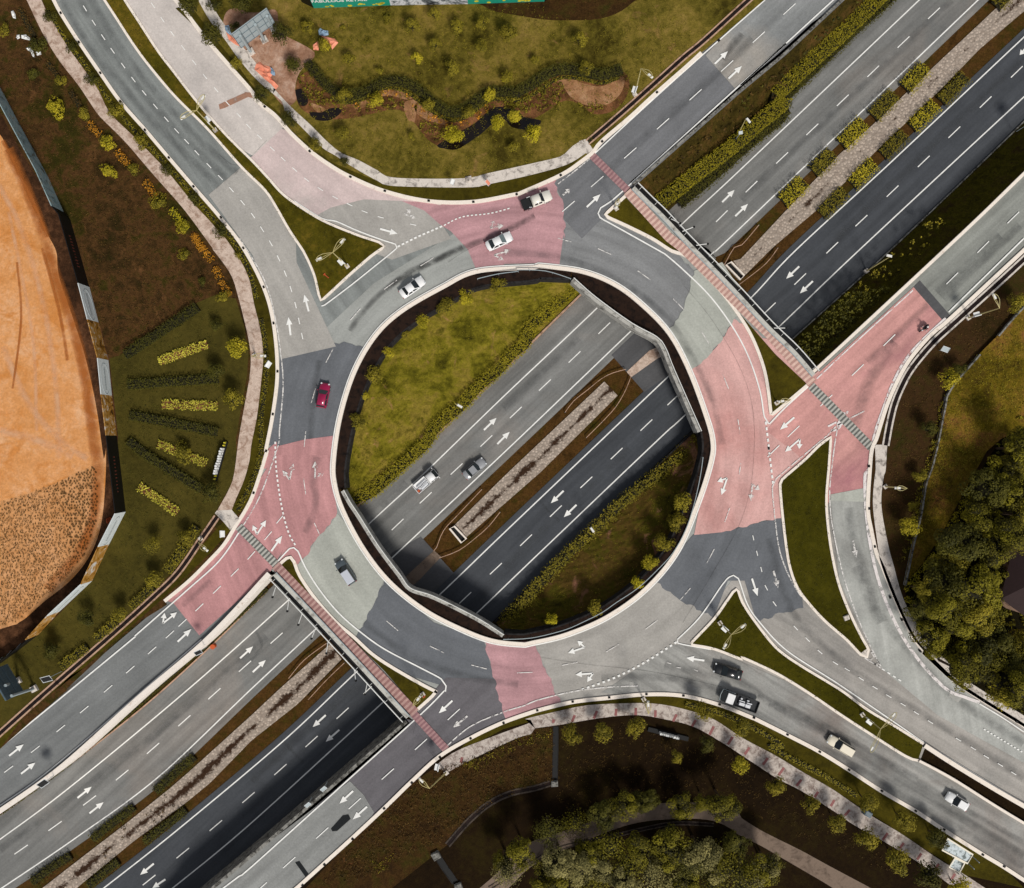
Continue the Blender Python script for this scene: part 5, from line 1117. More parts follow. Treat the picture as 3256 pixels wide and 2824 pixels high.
def shell(st, mb=None, rounding=.82):
    """st: stations (x, half width, z low, z top) front to back or back to front"""
    b = mb or MB(); vs = []; k = 10
    for x, hw, zl, zt in st:
        h = zt - zl
        ring = [(hw * .8, zl), (hw * .97, zl + h * .12), (hw, zl + h * .45), (hw * .97, zl + h * .78), (hw * rounding, zt)]
        ring += [(-y, z) for y, z in ring[::-1]]
        vs += [(x, y, z) for y, z in ring]
    fs = []
    n = len(st)
    for i in range(n - 1):
        for j in range(k): fs.append((i * k + j, i * k + (j + 1) % k, (i + 1) * k + (j + 1) % k, (i + 1) * k + j))
    fs.append(tuple(range(k))[::-1]); fs.append(tuple((n - 1) * k + j for j in range(k)))
    b.add(vs, fs); return b
def frustum(mb, x0, x1, w0, z0, X0, X1, w1, z1, mi=0, bulge=.05):
    xm, Xm = (x0 + x1) / 2, (X0 + X1) / 2
    vs = [(x0, -w0, z0), (x1 - .08, -w0, z0), (x1 + .06, 0, z0), (x1 - .08, w0, z0), (x0, w0, z0), (x0 - .04, 0, z0),
          (X0, -w1, z1), (X1 - .04, -w1, z1), (X1 + .03, 0, z1), (X1 - .04, w1, z1), (X0, w1, z1), (X0 - .02, 0, z1), (Xm, 0, z1 + bulge)]
    fs = [(i, (i + 1) % 6, 6 + (i + 1) % 6, 6 + i) for i in range(6)] + [(6 + i, 6 + (i + 1) % 6, 12) for i in range(6)]
    mb.add(vs, fs, mi=mi)
def pane(mb, a, b_, c, d, inset=.08, out=.015):
    q = [Vector(v) for v in (a, b_, c, d)]; m = sum(q, Vector()) / 4; n = (q[1] - q[0]).cross(q[3] - q[0]).normalized()
    if n.dot(m - Vector((m.x * .3, 0, .6))) < 0: n = -n
    q = [v + (m - v).normalized() * inset + n * out for v in q]; mb.add(q, [(0, 1, 2, 3)])
def wheels(t, xs, hw, r=.31, wd=.2):
    for x in xs:
        for s in (-1, 1):
            b = MB(); b.tube([(x, s * (hw - wd), r), (x, s * hw, r)], r, 16); wh = b.build('wheel', MAT['tyre'], t)
            b = MB(); b.tube([(x, s * (hw - .02), r), (x, s * (hw + .012), r)], r * .6, 10); b.build('rim', MAT['rim'], wh)
def car(name, label, cat, px, heading, L, Wd, body, roof=None, base=(-.33, .20), top=(-.20, .04), hood=.86, tailz=.9, Ht=1.45, z=0, glass='glass', dark_sides=False, z0r=None):
    loc = W(px, z + .7); t = thing(name, label, cat, (loc.x, loc.y, z + (.07 if z == 0 else .004)), R(heading)); hl = L / 2; hw = Wd / 2
    st = [(-hl, hw * .78, .38, tailz - .16), (-hl + .10, hw * .90, .26, tailz - .04), (-hl + .45, hw * .98, .2, tailz), (-hl * .45, hw, .18, tailz + .02), (0, hw, .18, hood + .08),
          (hl * .45, hw, .18, hood + .04), (hl - .55, hw * .97, .2, hood - .02), (hl - .22, hw * .88, .25, hood - .10), (hl - .04, hw * .70, .34, hood - .24), (hl, hw * .5, .40, hood - .3)]
    b = shell(st); zb = min(hood, tailz) - .02
    x0, x1, X0, X1 = base[0] * L, base[1] * L, top[0] * L, top[1] * L; w0, w1 = hw * .90, hw * .70
    if not dark_sides: frustum(b, x0, x1, w0, zb, X0, X1, w1, Ht - .02)
    bo = b.build('body', MAT[body], t, True)
    g = MB()
    if dark_sides: frustum(g, x0, x1, w0, zb, X0, X1, w1, Ht - .03); g.build('windows', MAT[glass], t)
    else:
        for nm, q, gm in (('windscreen', ((x1, -w0, zb + .06), (x1, w0, zb + .06), (X1, w1, Ht - .03), (X1, -w1, Ht - .03)), glass), ('rear_window', ((x0, w0, zb + .06), (x0, -w0, zb + .06), (X0, -w1, Ht - .03), (X0, w1, Ht - .03)), 'glass')):
            g = MB(); pane(g, *q, inset=.05, out=.05); g.build(nm, MAT[gm], t)
        for s in (-1, 1):
            xm = (x0 + x1) / 2; Xm = (X0 + X1) / 2
            for a, c, A_, C_ in ((x0 + .25, xm - .03, X0 + .05, Xm - .03), (xm + .03, x1 - .28, Xm + .03, X1 - .08)):
                g = MB(); pane(g, (a, s * w0, zb + .08), (c, s * w0, zb + .08), (C_, s * w1, Ht - .06), (A_, s * w1, Ht - .06), inset=.03, out=.02); g.build('side_window', MAT['glass'], t)
    if roof or dark_sides:
        g = MB(); g.box(((X0 + X1) / 2, 0, Ht + .01), (X1 - X0 + .06, w1 * 2 + .04, .05), top=(.94, .92)); g.build('roof', MAT[roof or body], t)
    for s in (-1, 1):
        g = MB(); g.box((x1 - .12, s * (hw + .10), .98), (.13, .2, .13), top=(.8, .8)); g.build('mirror', MAT[body], t)
        g = MB(); g.box((hl - .17, s * hw * .70, hood - .13), (.26, .28, .1), rz=-s * .45, top=(.8, .8)); g.build('headlight', MAT['lens'], t)
        g = MB(); g.box((-hl + .05, s * hw * .72, tailz - .14), (.12, .3, .12), top=(.8, .9)); g.build('tail_light', MAT['tail'], t)
    g = MB(); g.box((hl - .02, 0, .42), (.1, Wd * .5, .14)); g.build('grille', MAT['trim'], t)
    wheels(t, (-L * .3, L * .3), hw - .02)
    return t
F = lambda x, y: (x, y)
car('sedan_car', 'white sedan on the red band, left of the ivory pickup, with clear grey windscreen', 'car', (1587, 767), 25, 4.4, 1.74, 'c_white', glass='glass_l', base=(-.36, .23), top=(-.21, .05))
car('sedan_car', 'white sedan with dark windscreen hugging the inner kerb on the grey north-west curve', 'car', (1311, 913), 35.5, 4.4, 1.72, 'c_white', base=(-.34, .22), top=(-.22, .03))
car('hatchback_car', 'crimson hatchback driving up the dark grey west part of the roundabout', 'car', (1028, 1257), 79.5, 4.0, 1.72, 'c_red', base=(-.46, .20), top=(-.40, .03), tailz=.95, Ht=1.52)
car('minivan_car', 'dark grey minivan with pale roof on the pale south-west part of the roundabout', 'car', (1099, 1819), 123.7, 4.3, 1.78, 'c_grey', 'c_pale', base=(-.47, .26), top=(-.43, .06), tailz=1.0, Ht=1.68, dark_sides=True)
car('sedan_car', 'silver sedan with black windows on the sunken motorway next to the grass median', 'car', (1509, 1490), 39.5, 4.3, 1.68, 'c_silver', base=(-.33, .20), top=(-.20, .04), z=ZM, dark_sides=True)
car('sedan_car', 'black sedan entering the roundabout from the south-east beside the grass island', 'car', (2314, 2135), 163.2, 4.6, 1.80, 'c_black', base=(-.38, .22), top=(-.24, .04), glass='glass')
car('station_wagon_car', 'cream station wagon with a long cream roof on the south-east road', 'car', (2671, 2370), 148.8, 4.35, 1.66, 'c_cream', 'c_cream', base=(-.50, .22), top=(-.475, .03), tailz=1.0, Ht=1.6, dark_sides=True)
car('compact_car', 'white compact car with black windows farthest along the south-east road, beside the underpass opening', 'car', (3043, 2548), 149.2, 3.9, 1.66, 'c_white', 'c_white', base=(-.40, .21), top=(-.29, .01), Ht=1.5, dark_sides=True)
car('compact_car', 'purple car half out of the frame in the dark underpass on the right edge', 'car', (3251, 2594), 149, 4.0, 1.66, 'c_purple', base=(-.40, .21), top=(-.29, .01), z=UZ, glass='glass_l')
def pickup(name, label, px, heading, L, Wd, body, bed, cab=(-.12, .22), z=0, load=None, flat=False, Ht=1.7, cat='pickup truck'):
    loc = W(px, z + .8); t = thing(name, label, cat, (loc.x, loc.y, z + (.07 if z == 0 else .004)), R(heading)); hl = L / 2; hw = Wd / 2; xc = cab[0] * L
    if flat:   # cab-over lorry
        st = [(xc, hw * .95, .45, 1.1), (xc + .1, hw * .97, .4, 1.12), (hl - .25, hw * .96, .36, 1.1), (hl - .05, hw * .9, .4, 1.02), (hl, hw * .8, .45, .95)]
        x1, X1, X0 = hl - .06, hl - .62, xc + .12
    else:
        st = [(xc - .1, hw * .96, .4, 1.0), (xc + .2, hw * .98, .34, 1.04), (L * .2, hw, .34, 1.04), (hl - .5, hw * .97, .36, 1.0), (hl - .15, hw * .86, .42, .9), (hl, hw * .62, .5, .78)]
        x1, X1, X0 = cab[1] * L + .28, cab[1] * L - .32, xc + .12
    b = shell(st); frustum(b, xc, x1, hw * .9, .98, X0, X1, hw * .76, Ht); b.build('cab', MAT[body], t, True)
    g = MB(); pane(g, (x1, -hw * .88, 1.06), (x1, hw * .88, 1.06), (X1, hw * .74, Ht - .04), (X1, -hw * .74, Ht - .04), .05, .04); g.build('windscreen', MAT['glass'], t)
    for s in (-1, 1):
        xm = (xc + x1) / 2 - .1
        for a, c in ((xc + .22, xm - .04), (xm + .04, x1 - .42)):
            g = MB(); pane(g, (a, s * hw * .9, 1.06), (c, s * hw * .9, 1.06), (c - .05, s * hw * .77, Ht - .06), (a, s * hw * .77, Ht - .06), .03, .02); g.build('side_window', MAT['glass'], t)
        g = MB(); g.box((x1 - .1, s * (hw + .13), 1.12), (.14, .22, .16), top=(.8, .8)); g.build('mirror', MAT[body], t)
        g = MB(); g.box((hl - .1, s * hw * .72, .8), (.16, .26, .14), top=(.8, .8)); g.build('headlight', MAT['lens'], t)
        g = MB(); g.box((-hl, s * hw * .82, .8), (.08, .16, .26)); g.build('tail_light', MAT['tail'], t)
    b = MB(); bx0, bx1 = -hl + .03, xc - .12; xm = (bx0 + bx1) / 2; bl = bx1 - bx0
    b.box((xm, 0, .66), (bl, Wd * .94, .12))
    for s in (-1, 1): b.box((xm, s * hw * .95, .9), (bl, .08, .46))
    b.box((bx0, 0, .9), (.08, Wd * .86, .46)); b.box((bx1, 0, .93), (.08, Wd * .86, .5)); b.build('cargo_bed', MAT[bed], t)
    b = MB(); b.box((0, 0, .46), (L * .9, Wd * .45, .16)); b.build('chassis', MAT['trim'], t)
    wheels(t, (-L * .29, L * .31), hw - .02, .36, .24)
    return t
t = pickup('pickup_truck', 'ivory pickup truck with black cargo bed on the outer lane of the red band', (1706, 637), 22, 4.95, 1.80, 'c_ivory', 'c_black', cab=(-.16, .17))
b = MB(); b.box((-1.75, 0, 1.06), (1.35, 1.6, .06)); b.build('bed_cover', MAT['trim'], t)
b = MB(); b.tube([(-1.1, -.84, 1.16), (-1.55, -.70, 1.2)], .05, 6); b.tube([(-.8, .86, 1.14), (-1.4, .86, 1.14)], .05, 6); b.build('roll_bar', MAT['lens'], t)
t = pickup('small_lorry', 'white small lorry with a cluttered open bed in the near lane of the sunken motorway', (1355, 1530), 40.4, 4.5, 1.75, 'c_white', 'c_white', cab=(.08, .38), z=ZM, flat=True, Ht=1.85, cat='small lorry')
def cargo(name, label, cat, root, box, mat, extra=()):
    o = thing(name, label, cat, root.location, root.rotation_euler.z); b = MB()
    for c, d in box: b.box(c, d, rz=.06, top=(.92, .9))
    b.build('frame', MAT[mat], o)
    b = MB()
    for c, d in extra: b.box(c, d)
    if extra: b.build('slats', MAT['trim'], o)
    return o
cargo('cargo_ladder', 'pale metal frame with rungs lying in the bed of the motorway lorry', 'cargo', t, [((-.85, .22, .98), (2.1, .12, .3)), ((-.85, -.22, .98), (2.1, .12, .3)), ((-.7, -.52, .9), (1.5, .35, .3))] + [((-1.7 + k * .28, 0, 1.0), (.09, .42, .2)) for k in range(7)], 'box')
cargo('cargo_crate', 'orange-brown crate at the rear corner of the motorway lorry bed', 'cargo', t, [((-1.95, -.45, .95), (.42, .42, .4))], 'rust')
t = pickup('flatbed_truck', 'long truck with square white cab roof and black bed behind the black sedan', (2351, 2228), 160, 6.1, 1.95, 'c_black', 'c_black', cab=(.13, .38), flat=True, Ht=1.8, cat='truck')
b = MB(); b.box((1.75, 0, 1.93), (1.25, 1.62, .1), top=(.95, .92)); b.build('cab_roof', MAT['c_white'], t)
b = MB(); b.tube([(3.05, -.9, .95), (3.2, 0, .97), (3.05, .9, .95)], .06, 6); b.tube([(2.6, -.97, 1.2), (3.05, -.92, 1.0)], .05, 6); b.tube([(1.2, -.98, 1.5), (2.6, -.96, 1.3)], .05, 6); b.build('front_bar', MAT['steel'], t)
cargo('cargo_boxes', 'white boxes and sheets strapped on the black truck bed', 'cargo', t, [((-.35, .30, 1.2), (.95, .5, .5)), ((-1.35, .28, 1.2), (.85, .55, .5)), ((-.3, -.12, 1.1), (1.0, .16, .3)), ((-1.5, -.16, 1.12), (.9, .18, .3)), ((-.1, -.48, 1.1), (.3, .26, .3)), ((-1.2, -.5, 1.05), (.35, .2, .3))], 'box')
# motorcycle and rider (heading south-west)
mc = W((2938, 1043), .5); mt = thing('motorcycle', 'small motorcycle on the red north-east approach by the rough white edge line', 'motorcycle', (mc.x, mc.y, .11), R(221))
b = shell([(-.75, .10, .55, .86), (-.4, .16, .4, .84), (.0, .15, .35, .80), (.35, .12, .45, .92), (.6, .08, .6, .98)]); b.build('body', MAT['c_black'], mt, True)
b = MB(); b.box((-.3, 0, .88), (.75, .3, .08), top=(.9, .8)); b.build('seat', MAT['trim'], mt)
for x in (-.62, .66):
    b = MB(); b.tube([(x, -.06, .3), (x, .06, .3)], .3, 16); wh = b.build('wheel', MAT['tyre'], mt); b = MB(); b.tube([(x, -.075, .3), (x, .075, .3)], .17, 10); b.build('rim', MAT['rim'], wh)
b = MB(); b.tube([(.3, -.36, 1.08), (.45, -.15, 1.05), (.45, .15, 1.05), (.3, .36, 1.08)], .025, 6); b.build('handlebar', MAT['trim'], mt)
b = MB(); b.box((.68, 0, .92), (.16, .2, .16), top=(.8, .8)); b.build('headlight', MAT['lens'], mt)
for s in (-1, 1): b = MB(); b.box((.38, s * .42, 1.2), (.05, .14, .1)); b.build('mirror', MAT['lens'], mt)
def skin(name, pts, edges, rad, mat, parent, sub=1, root=0):
    me = bpy.data.meshes.new(name); me.from_pydata(pts, edges, []); o = link(name, me, mat, parent)
    o.modifiers.new('skin', 'SKIN'); 
    for i, v in enumerate(me.skin_vertices[0].data): v.radius = (rad[i], rad[i]); v.use_root = (i == root)
    s_ = o.modifiers.new('sub', 'SUBSURF'); s_.levels = sub; s_.render_levels = sub
    return o
rd = thing('person', 'person in dark jacket and white helmet riding the motorcycle on the red approach', 'person', mt.location, mt.rotation_euler.z)
pts = [(-.28, 0, .96), (-.24, 0, 1.15), (-.14, 0, 1.38), (-.06, 0, 1.5), (-.03, 0, 1.62), (.0, 0, 1.74)]; ed = [(i, i + 1) for i in range(5)]; rad = [.17, .16, .18, .10, .06, .10]
for s in (-1, 1):
    k = len(pts); pts += [(-.10, s * .20, 1.44), (.02, s * .28, 1.24), (.27, s * .32, 1.11), (.33, s * .32, 1.09)]; ed += [(2, k), (k, k + 1), (k + 1, k + 2), (k + 2, k + 3)]; rad += [.08, .06, .045, .04]
    k = len(pts); pts += [(-.22, s * .14, .92), (.16, s * .2, .82), (.04, s * .18, .42), (.16, s * .18, .36)]; ed += [(0, k), (k, k + 1), (k + 1, k + 2), (k + 2, k + 3)]; rad += [.12, .09, .065, .05]
skin('body', pts, ed, rad, MAT['cloth'], rd)
bm = bmesh.new(); bmesh.ops.create_uvsphere(bm, u_segments=16, v_segments=10, radius=.155); me = bpy.data.meshes.new('helmet'); bm.to_mesh(me); bm.free()
hm = link('helmet', me, MAT['white'], rd); hm.location = (.01, 0, 1.74); hm.scale = (1.1, .95, 1)
b = MB(); b.box((.14, 0, 1.72), (.08, .2, .1)); b.build('visor', MAT['glass'], rd)
for s in (-1, 1):
    for k in range(5):
        b = MB(); x = .335; y = s * (.27 + .022 * k); ln = (.045, .07, .078, .072, .06)[k]
        b.tube([(x, y, 1.10), (x + .03, y, 1.115), (x + .04, y, 1.115 - ln * .6)], .0095, 5); b.build('finger' if k else 'thumb', MAT['skin'], rd)

# ================================================================== LAMPS
def lamp(base, bz, top, heads, label, sign=None, sign_sz=(1.1, .16, .9), arm='loop', group='street lamps round the roundabout', scale=1.0, hh=None):
    r0 = math.hypot(base[0] - 1628, base[1] - 1412); r1 = math.hypot(top[0] - 1628, top[1] - 1412)
    h = hh or max(5.5, min(11.5, H - (H - bz) * r0 / r1)); zt = h
    B_ = W(base, bz); T = W(top, zt); t = thing('street_lamp', label, 'street lamp', B_, 0, group); o = -B_
    b = MB(); b.box((0, 0, .2), (.7, .7, .5), rz=.6, top=(.9, .9)); b.build('base', MAT['path_c'], t)
    b = MB(); b.tube([Vector((0, 0, 0)), (T + o) * .5, T + o], .13, 8, r2=.07); b.build('pole', MAT['pole'], t)
    for hd in heads:
        E = W(hd, zt + .25) + o; S_ = T + o; d = E - S_; L = d.length; n = Vector((-d.y, d.x, 0)).normalized()
        b = MB()
        if arm == 'loop':
            for s in (-1, 1):
                b.tube([S_, S_ + d * .3 + n * s * .16 + Vector((0, 0, .25)), S_ + d * .65 + n * s * .34 + Vector((0, 0, .4)), S_ + d * .98 + n * s * .36 + Vector((0, 0, .3)), S_ + d * 1.16 + n * s * .2 + Vector((0, 0, .25)), S_ + d * 1.22 + Vector((0, 0, .24))], .045 * scale, 5)
        b.tube([S_, S_ + d * .5 + Vector((0, 0, .2)), E], .04, 5); a = b.build('arm', MAT['pole'], t)
        b = MB(); b.box(tuple(E + d.normalized() * .1 + Vector((0, 0, .06))), (.95 * scale, .38 * scale, .14), rz=math.atan2(d.y, d.x), top=(.8, .75)); b.build('lamp_head', MAT['lampw'], a)
    if sign:
        zs = zt * .42 if bz == 0 else zt + (bz - zt) * .55; p = W(sign, zs) + o; ang = math.atan2(T.y - B_.y, T.x - B_.x) + math.pi / 2
        b = MB(); b.box(tuple(p), sign_sz, rz=ang, top=(1, .8)); b.box(tuple(p + Vector((math.cos(ang - 1.57) * .3, math.sin(ang - 1.57) * .3, .12))), (sign_sz[0] * .9, .62, .1), rz=ang); b.build('control_box', MAT['white'], t)
    return t
fp = lambda x, y: (x, y)
lamp((1105, 848), 0, (1058, 803), [(1088, 768), (1016, 823)], 'double-armed street lamp on the small triangular north-west grass island', (1088, 830))
lamp((2288, 1980), 0, (2325, 2018), [(2362, 1992), (2306, 2053)], 'double-armed street lamp on the triangular south-east grass island', (2307, 1996))
lamp((686, 416), 0, (625, 351), [(646, 312), (584, 373)], 'double-armed street lamp on the narrow grass median between the two north-west roads', (656, 384))
lamp((2018, 303), 0, (2038, 218), [(2066, 240)], 'single-armed street lamp on the park lawn beside the north-east drain', (2022, 288))
lamp((3076, 1012), 0, (3178, 980), [(3162, 944)], 'single-armed street lamp on the dark grass beside the east ramp drain', (3106, 1005))
lamp((2813, 1547), 0, (2884, 1553), [(2856, 1552)], 'single-armed street lamp on the grass beside the east footpath')
lamp((2468, 1282), 0, (2514, 1271), [(2486, 1276)], 'street lamp at the lower tip of the grass sliver by the grey crossing', hh=8)
lamp((1959, 665), 0, (1968, 630), [(1962, 652)], 'street lamp at the tip of the grass sliver below the north-east ramp')
lamp((1345, 2206), 0, (1313, 2244), [(1330, 2222)], 'street lamp at the tip of the grass sliver above the south ramp')
lamp((2740, 2271), 0, (2800, 2318), [(2840, 2274), (2773, 2378)], 'double-armed street lamp with a long median box on the south-east median', (2767, 2291), scale=.8)
lamp((640, 1712), 0, (632, 1726), [(652, 1745)], 'street lamp leaning over the verge beside the south-west drain', (703, 1698), hh=7)
lamp((2046, 2222), 0, (2062, 2270), [(2061, 2240)], 'street lamp standing on the paved walkway at the bottom of the roundabout')
lamp((1420, 2455), 0, (1366, 2507), [(1340, 2482)], 'street lamp on the verge below the red south crossing', (1395, 2440))
lamp((812, 1130), 0, (800, 1133), [(834, 1132)], 'street lamp over the stone footpath above the dark patch of the west road', (850, 1157), hh=6)
lamp((2753, 863), ZM, (2830, 816), [(2828, 814)], 'street lamp on the foot of the east slope beside the motorway rail', None, arm='bar', hh=2.5)
lamp((1460, 1292), ZM, (1448, 1283), [(1460, 1290)], 'low lamp post at the hedge in the middle of the ring beside the motorway', None, arm='bar', hh=-.5)
lamp((1876, 1682), ZM, (1891, 1696), [(1884, 1686)], 'low lamp post at the edge of the dark carriageway inside the ring', None, arm='bar', hh=-.5)
lamp((2338, 442), ZM, (2372, 378), [(2378, 382)], 'street lamp in the bright hedge belt north-east of the roundabout', None, arm='bar', hh=1.5)
# thin poles with round ends hanging off the bridges
def bracket(a, c, label, g):
    A_, C_ = W(a, .6), W(c, 1.2); t = thing('bracket_pole', label, 'pole', A_, 0, g); d = C_ - A_
    b = MB(); b.tube([Vector((0, 0, 0)), d], .07, 6); b.build('arm', MAT['rail'], t)
    b = MB(); b.tube([d - Vector((0, 0, .14)), d + Vector((0, 0, .16))], .2, 10, r2=.14); b.build('round_head', MAT['black'], t)
for i, (a, c) in enumerate((((2134, 696), (2163, 710)), ((2170, 736), (2207, 721)), ((2214, 780), (2251, 775)), ((2461, 1043), (2500, 1043)))):
    bracket(a, c, '%s thin white pole from the top sticking out from the north-east bridge rail' % ORD[i], 'poles on the north-east bridge')
for i, (a, c) in enumerate((((876, 1868), (866, 1899)), ((918, 1910), (913, 1944)), ((960, 1953), (948, 1987)), ((1003, 1999), (990, 2031)), ((1043, 2042), (1037, 2078)), ((1126, 2128), (1131, 2165)), ((1168, 2172), (1160, 2208)))):
    bracket(a, c, '%s thin white pole from the top sticking out from the south-west bridge rail' % ORD[i], 'poles on the south-west bridge')
# small panels on posts
def panel_post(px, z0, h, wd, ang, mat, label, name='sign_panel', cat='sign', tilt=.6, post='steel'):
    B_ = W(px, z0); t = thing(name, label, cat, B_, R(ang)); b = MB(); b.tube([(0, 0, 0), (0, 0, h)], .05, 6); b.build('post', MAT[post], t)
    b = MB(); c, s = math.cos(tilt), math.sin(tilt); hh = wd * .36
    q = [Vector((x, y * c, h + y * s)) for x, y in ((-wd / 2, -hh), (wd / 2, -hh), (wd / 2, hh), (-wd / 2, hh))]; up = Vector((0, -s, c)) * .06
    b.add(q + [v + up for v in q], [(3, 2, 1, 0), (4, 5, 6, 7), (0, 1, 5, 4), (1, 2, 6, 5), (2, 3, 7, 6), (3, 0, 4, 7)]); pn = b.build('panel', MAT[mat], t)
    b = MB(); b.sweep([v + up * 1.05 for v in q], rect_prof(-.05, .05, 0, .05), closed=True); b.build('frame', MAT['lens'], pn)
panel_post((199, 2133), 0, 5, 1.5, 15, 'black', 'dark framed panel on a pole beside the south-west drain')
panel_post((658, 2056), 0, 4, 1.1, 25, 'black', 'dark framed panel on the cream wall beside an orange bin'); panel_post((178, 2461), 0, 4, 1.5, 35, 'black', 'dark framed panel on the cream wall near the left edge')
panel_post((2340, 442), -3, 3, .6, 10, 'steel', 'small pale panel in the hedge above the north-east motorway'); panel_post((1041, 2485), 0, 3, .9, 40, 'steel', 'small grey panel on the south ramp wall, upper of two'); panel_post((992, 2535), 0, 3, .9, 40, 'steel', 'small grey panel on the south ramp wall, lower of two')
panel_post((3232, 418), -5, 4, 1.6, 40, 'steel_d', 'grey panel standing beside the motorway rail at the right edge')
panel_post((1441, 592), 0, 2.4, .8, 70, 'white', 'white road sign on the lawn strip below the north footpath'); panel_post((1553, 592), 0, 2, .9, -50, 'tarp', 'faded pink banner sign leaning beside the north footpath')
panel_post((2985, 1115), 0, 2.2, 1.1, -20, 'steel', 'pale green sign board leaning at the east drain')
b = MB(); b.tube([(0, 0, 0), (0, 0, .9)], .38, 12, r2=.34); b.tube([(0, 0, .9), (0, 0, 1.0)], .42, 12); o = b.build('bin', MAT['rust'], None); o.location = W((682, 2053), ZM); tag(o, 'orange-red bin standing at the foot of the cream wall beside the motorway', 'bin')
def bollard(px, ang, label, ln=1.1):
    b = MB(); b.tube([(0, 0, 0), (0, 0, .8)], .12, 8, r2=.07); b.tube([(0, 0, .8), (0, 0, .95)], .1, 8); b.box((0, 0, .05), (.4, .4, .1)); o = b.build('traffic_post', MAT['rust'], None); o.location = W(px, ZV); tag(o, label, 'post'); return o
o = bollard((1031, 872), 0, 'orange traffic post lying on the north-west island near its lower tip'); o.rotation_euler = (R(80), 0, R(-40 + 90))
bollard((1348, 2213), 0, 'orange traffic post beside the lamp on the lower grass sliver')

# ================================================================== HOARDINGS, BILLBOARDS, SIGNS
def txt(s, size, mat, parent, name='lettering', ext=.01, bold=True):
    cu = bpy.data.curves.new(name, 'FONT'); cu.body = s; cu.size = size; cu.extrude = ext; cu.align_x = 'CENTER'; cu.align_y = 'CENTER'
    if bold: cu.offset = size * .018
    o = bpy.data.objects.new('tmp', cu); COL.objects.link(o); bpy.context.view_layer.update()
    me = bpy.data.meshes.new_from_object(o.evaluated_get(bpy.context.evaluated_depsgraph_get())); bpy.data.objects.remove(o)
    me.materials.clear(); return link(name, me, MAT[mat], parent)
HB = 3.8
hp = P("A1 -60 520 0 625 120 855 340 1262 452 1512 B1 500 0 635 478 700 730 770 998 795 1250 830 1535 C1 893 508 775 740 655 1000 420 1220 270 1385 130 1495 0 1590 -80 1660")
hm_ = ['hstain', 'hstain', 'hstain', 'hstain', 'hblack', 'hblack', 'hwhite', 'hpic', 'hwhite', 'hpic', 'hblack', 'hwhite', 'hpic', 'hwhite', 'hpic', 'hblack', 'hblack', 'hblack']
ht = thing('hoarding', 'long site hoarding of white, black and picture panels along the orange field on the west', 'hoarding', W(hp[9], ZV))
off = -ht.location
for i in range(len(hp) - 1):
    a, c = W(hp[i], ZV) + off, W(hp[i + 1], ZV) + off; b = MB(); hgt = HB if i < 15 else 2.2
    b.sweep([a, c], rect_prof(-.06, .06, 0, hgt)); pn = b.build('panel', MAT[hm_[i]], ht)
    d = (c - a); L = d.length; d.normalize(); n = Vector((d.y, -d.x, 0)); 
    if n.dot(-(a + ht.location)) < 0: n = -n
    q0 = n * .075
    if hm_[i] == 'hwhite':
        b = MB(); m = a + d * L * .55
        ov = [m + q0 + d * math.cos(k / 20 * 6.283) * L * .43 + Vector((0, 0, HB / 2 + math.sin(k / 20 * 6.283) * HB * .36)) for k in range(20)]
        for k in range(20): b.tube([ov[k], ov[(k + 1) % 20]], .045, 4)
        b.build('oval_outline', MAT['hgrey'], pn)
        b = MB(); r_ = random.Random(i)
        for k in range(14): b.box(tuple(m + q0 + d * (k - 6.5) * L * .045 + Vector((0, 0, HB * .5))), (L * .025, .02, r_.uniform(.4, .6)), rz=math.atan2(d.y, d.x))
        b.build('print_row', MAT['hgrey'], pn)
    if hm_[i] == 'hblack' and i in (5, 10):
        b = MB(); r_ = random.Random(i)
        for k in range(11): b.box(tuple(a + d * L * (.28 + .045 * k) + q0 + Vector((0, 0, HB * .52))), (L * .012, .02, r_.uniform(.25, .7)), rz=math.atan2(d.y, d.x))
        b.build('print_row', MAT['hred'], pn)
    b = MB()
    for k in range(max(2, int(L / 2.4))): p = a + d * L * (k + .5) / max(2, int(L / 2.4)) - n * .6; b.tube([p, p + n * .5 + Vector((0, 0, hgt * .9))], .04, 4)
    b.build('brace', MAT['steel'], ht)
# green hoarding at the top edge
gp = P("F 960 6 998 25 1242 16 1488 12 1731 4 1790 -30"); gm = ['hblack', 'hgreen', 'hgreypic', 'hgreen', 'hblack']
gt = thing('hoarding', 'green and grey picture hoarding with yellow flowers along the top edge of the photo', 'hoarding', W(gp[2], ZV)); off = -gt.location
for i in range(5):
    a, c = W(gp[i], ZV) + off, W(gp[i + 1], ZV) + off; b = MB(); b.sweep([a, c], rect_prof(-.06, .06, 0, HB)); pn = b.build('panel', MAT[gm[i]], gt)
    d = (c - a); L = d.length; d.normalize()
    if gm[i] == 'hgreen':
        b = MB(); r_ = random.Random(i + 3); n = Vector((d.y, -d.x, 0))
        for k in range(15 if i == 1 else 9):
            cc = a + d * r_.uniform(.3, L - .3) + n * .075 + Vector((0, 0, r_.uniform(.35, 1.0))); r2 = r_.uniform(.18, .42)
            b.add([cc + d * math.cos(q * .785) * r2 + Vector((0, 0, math.sin(q * .785) * r2 * .8)) for q in range(8)], [tuple(range(8))])
        b.build('yellow_flowers', MAT['hyellow'], pn)
        if i == 1:
            o = txt('FABULOUS RETAIL', 1.05, 'white', pn); o.location = a + d * L * .36 + n * .09 + Vector((0, 0, 2.15)); o.rotation_euler = (R(90), 0, math.atan2(d.y, d.x))
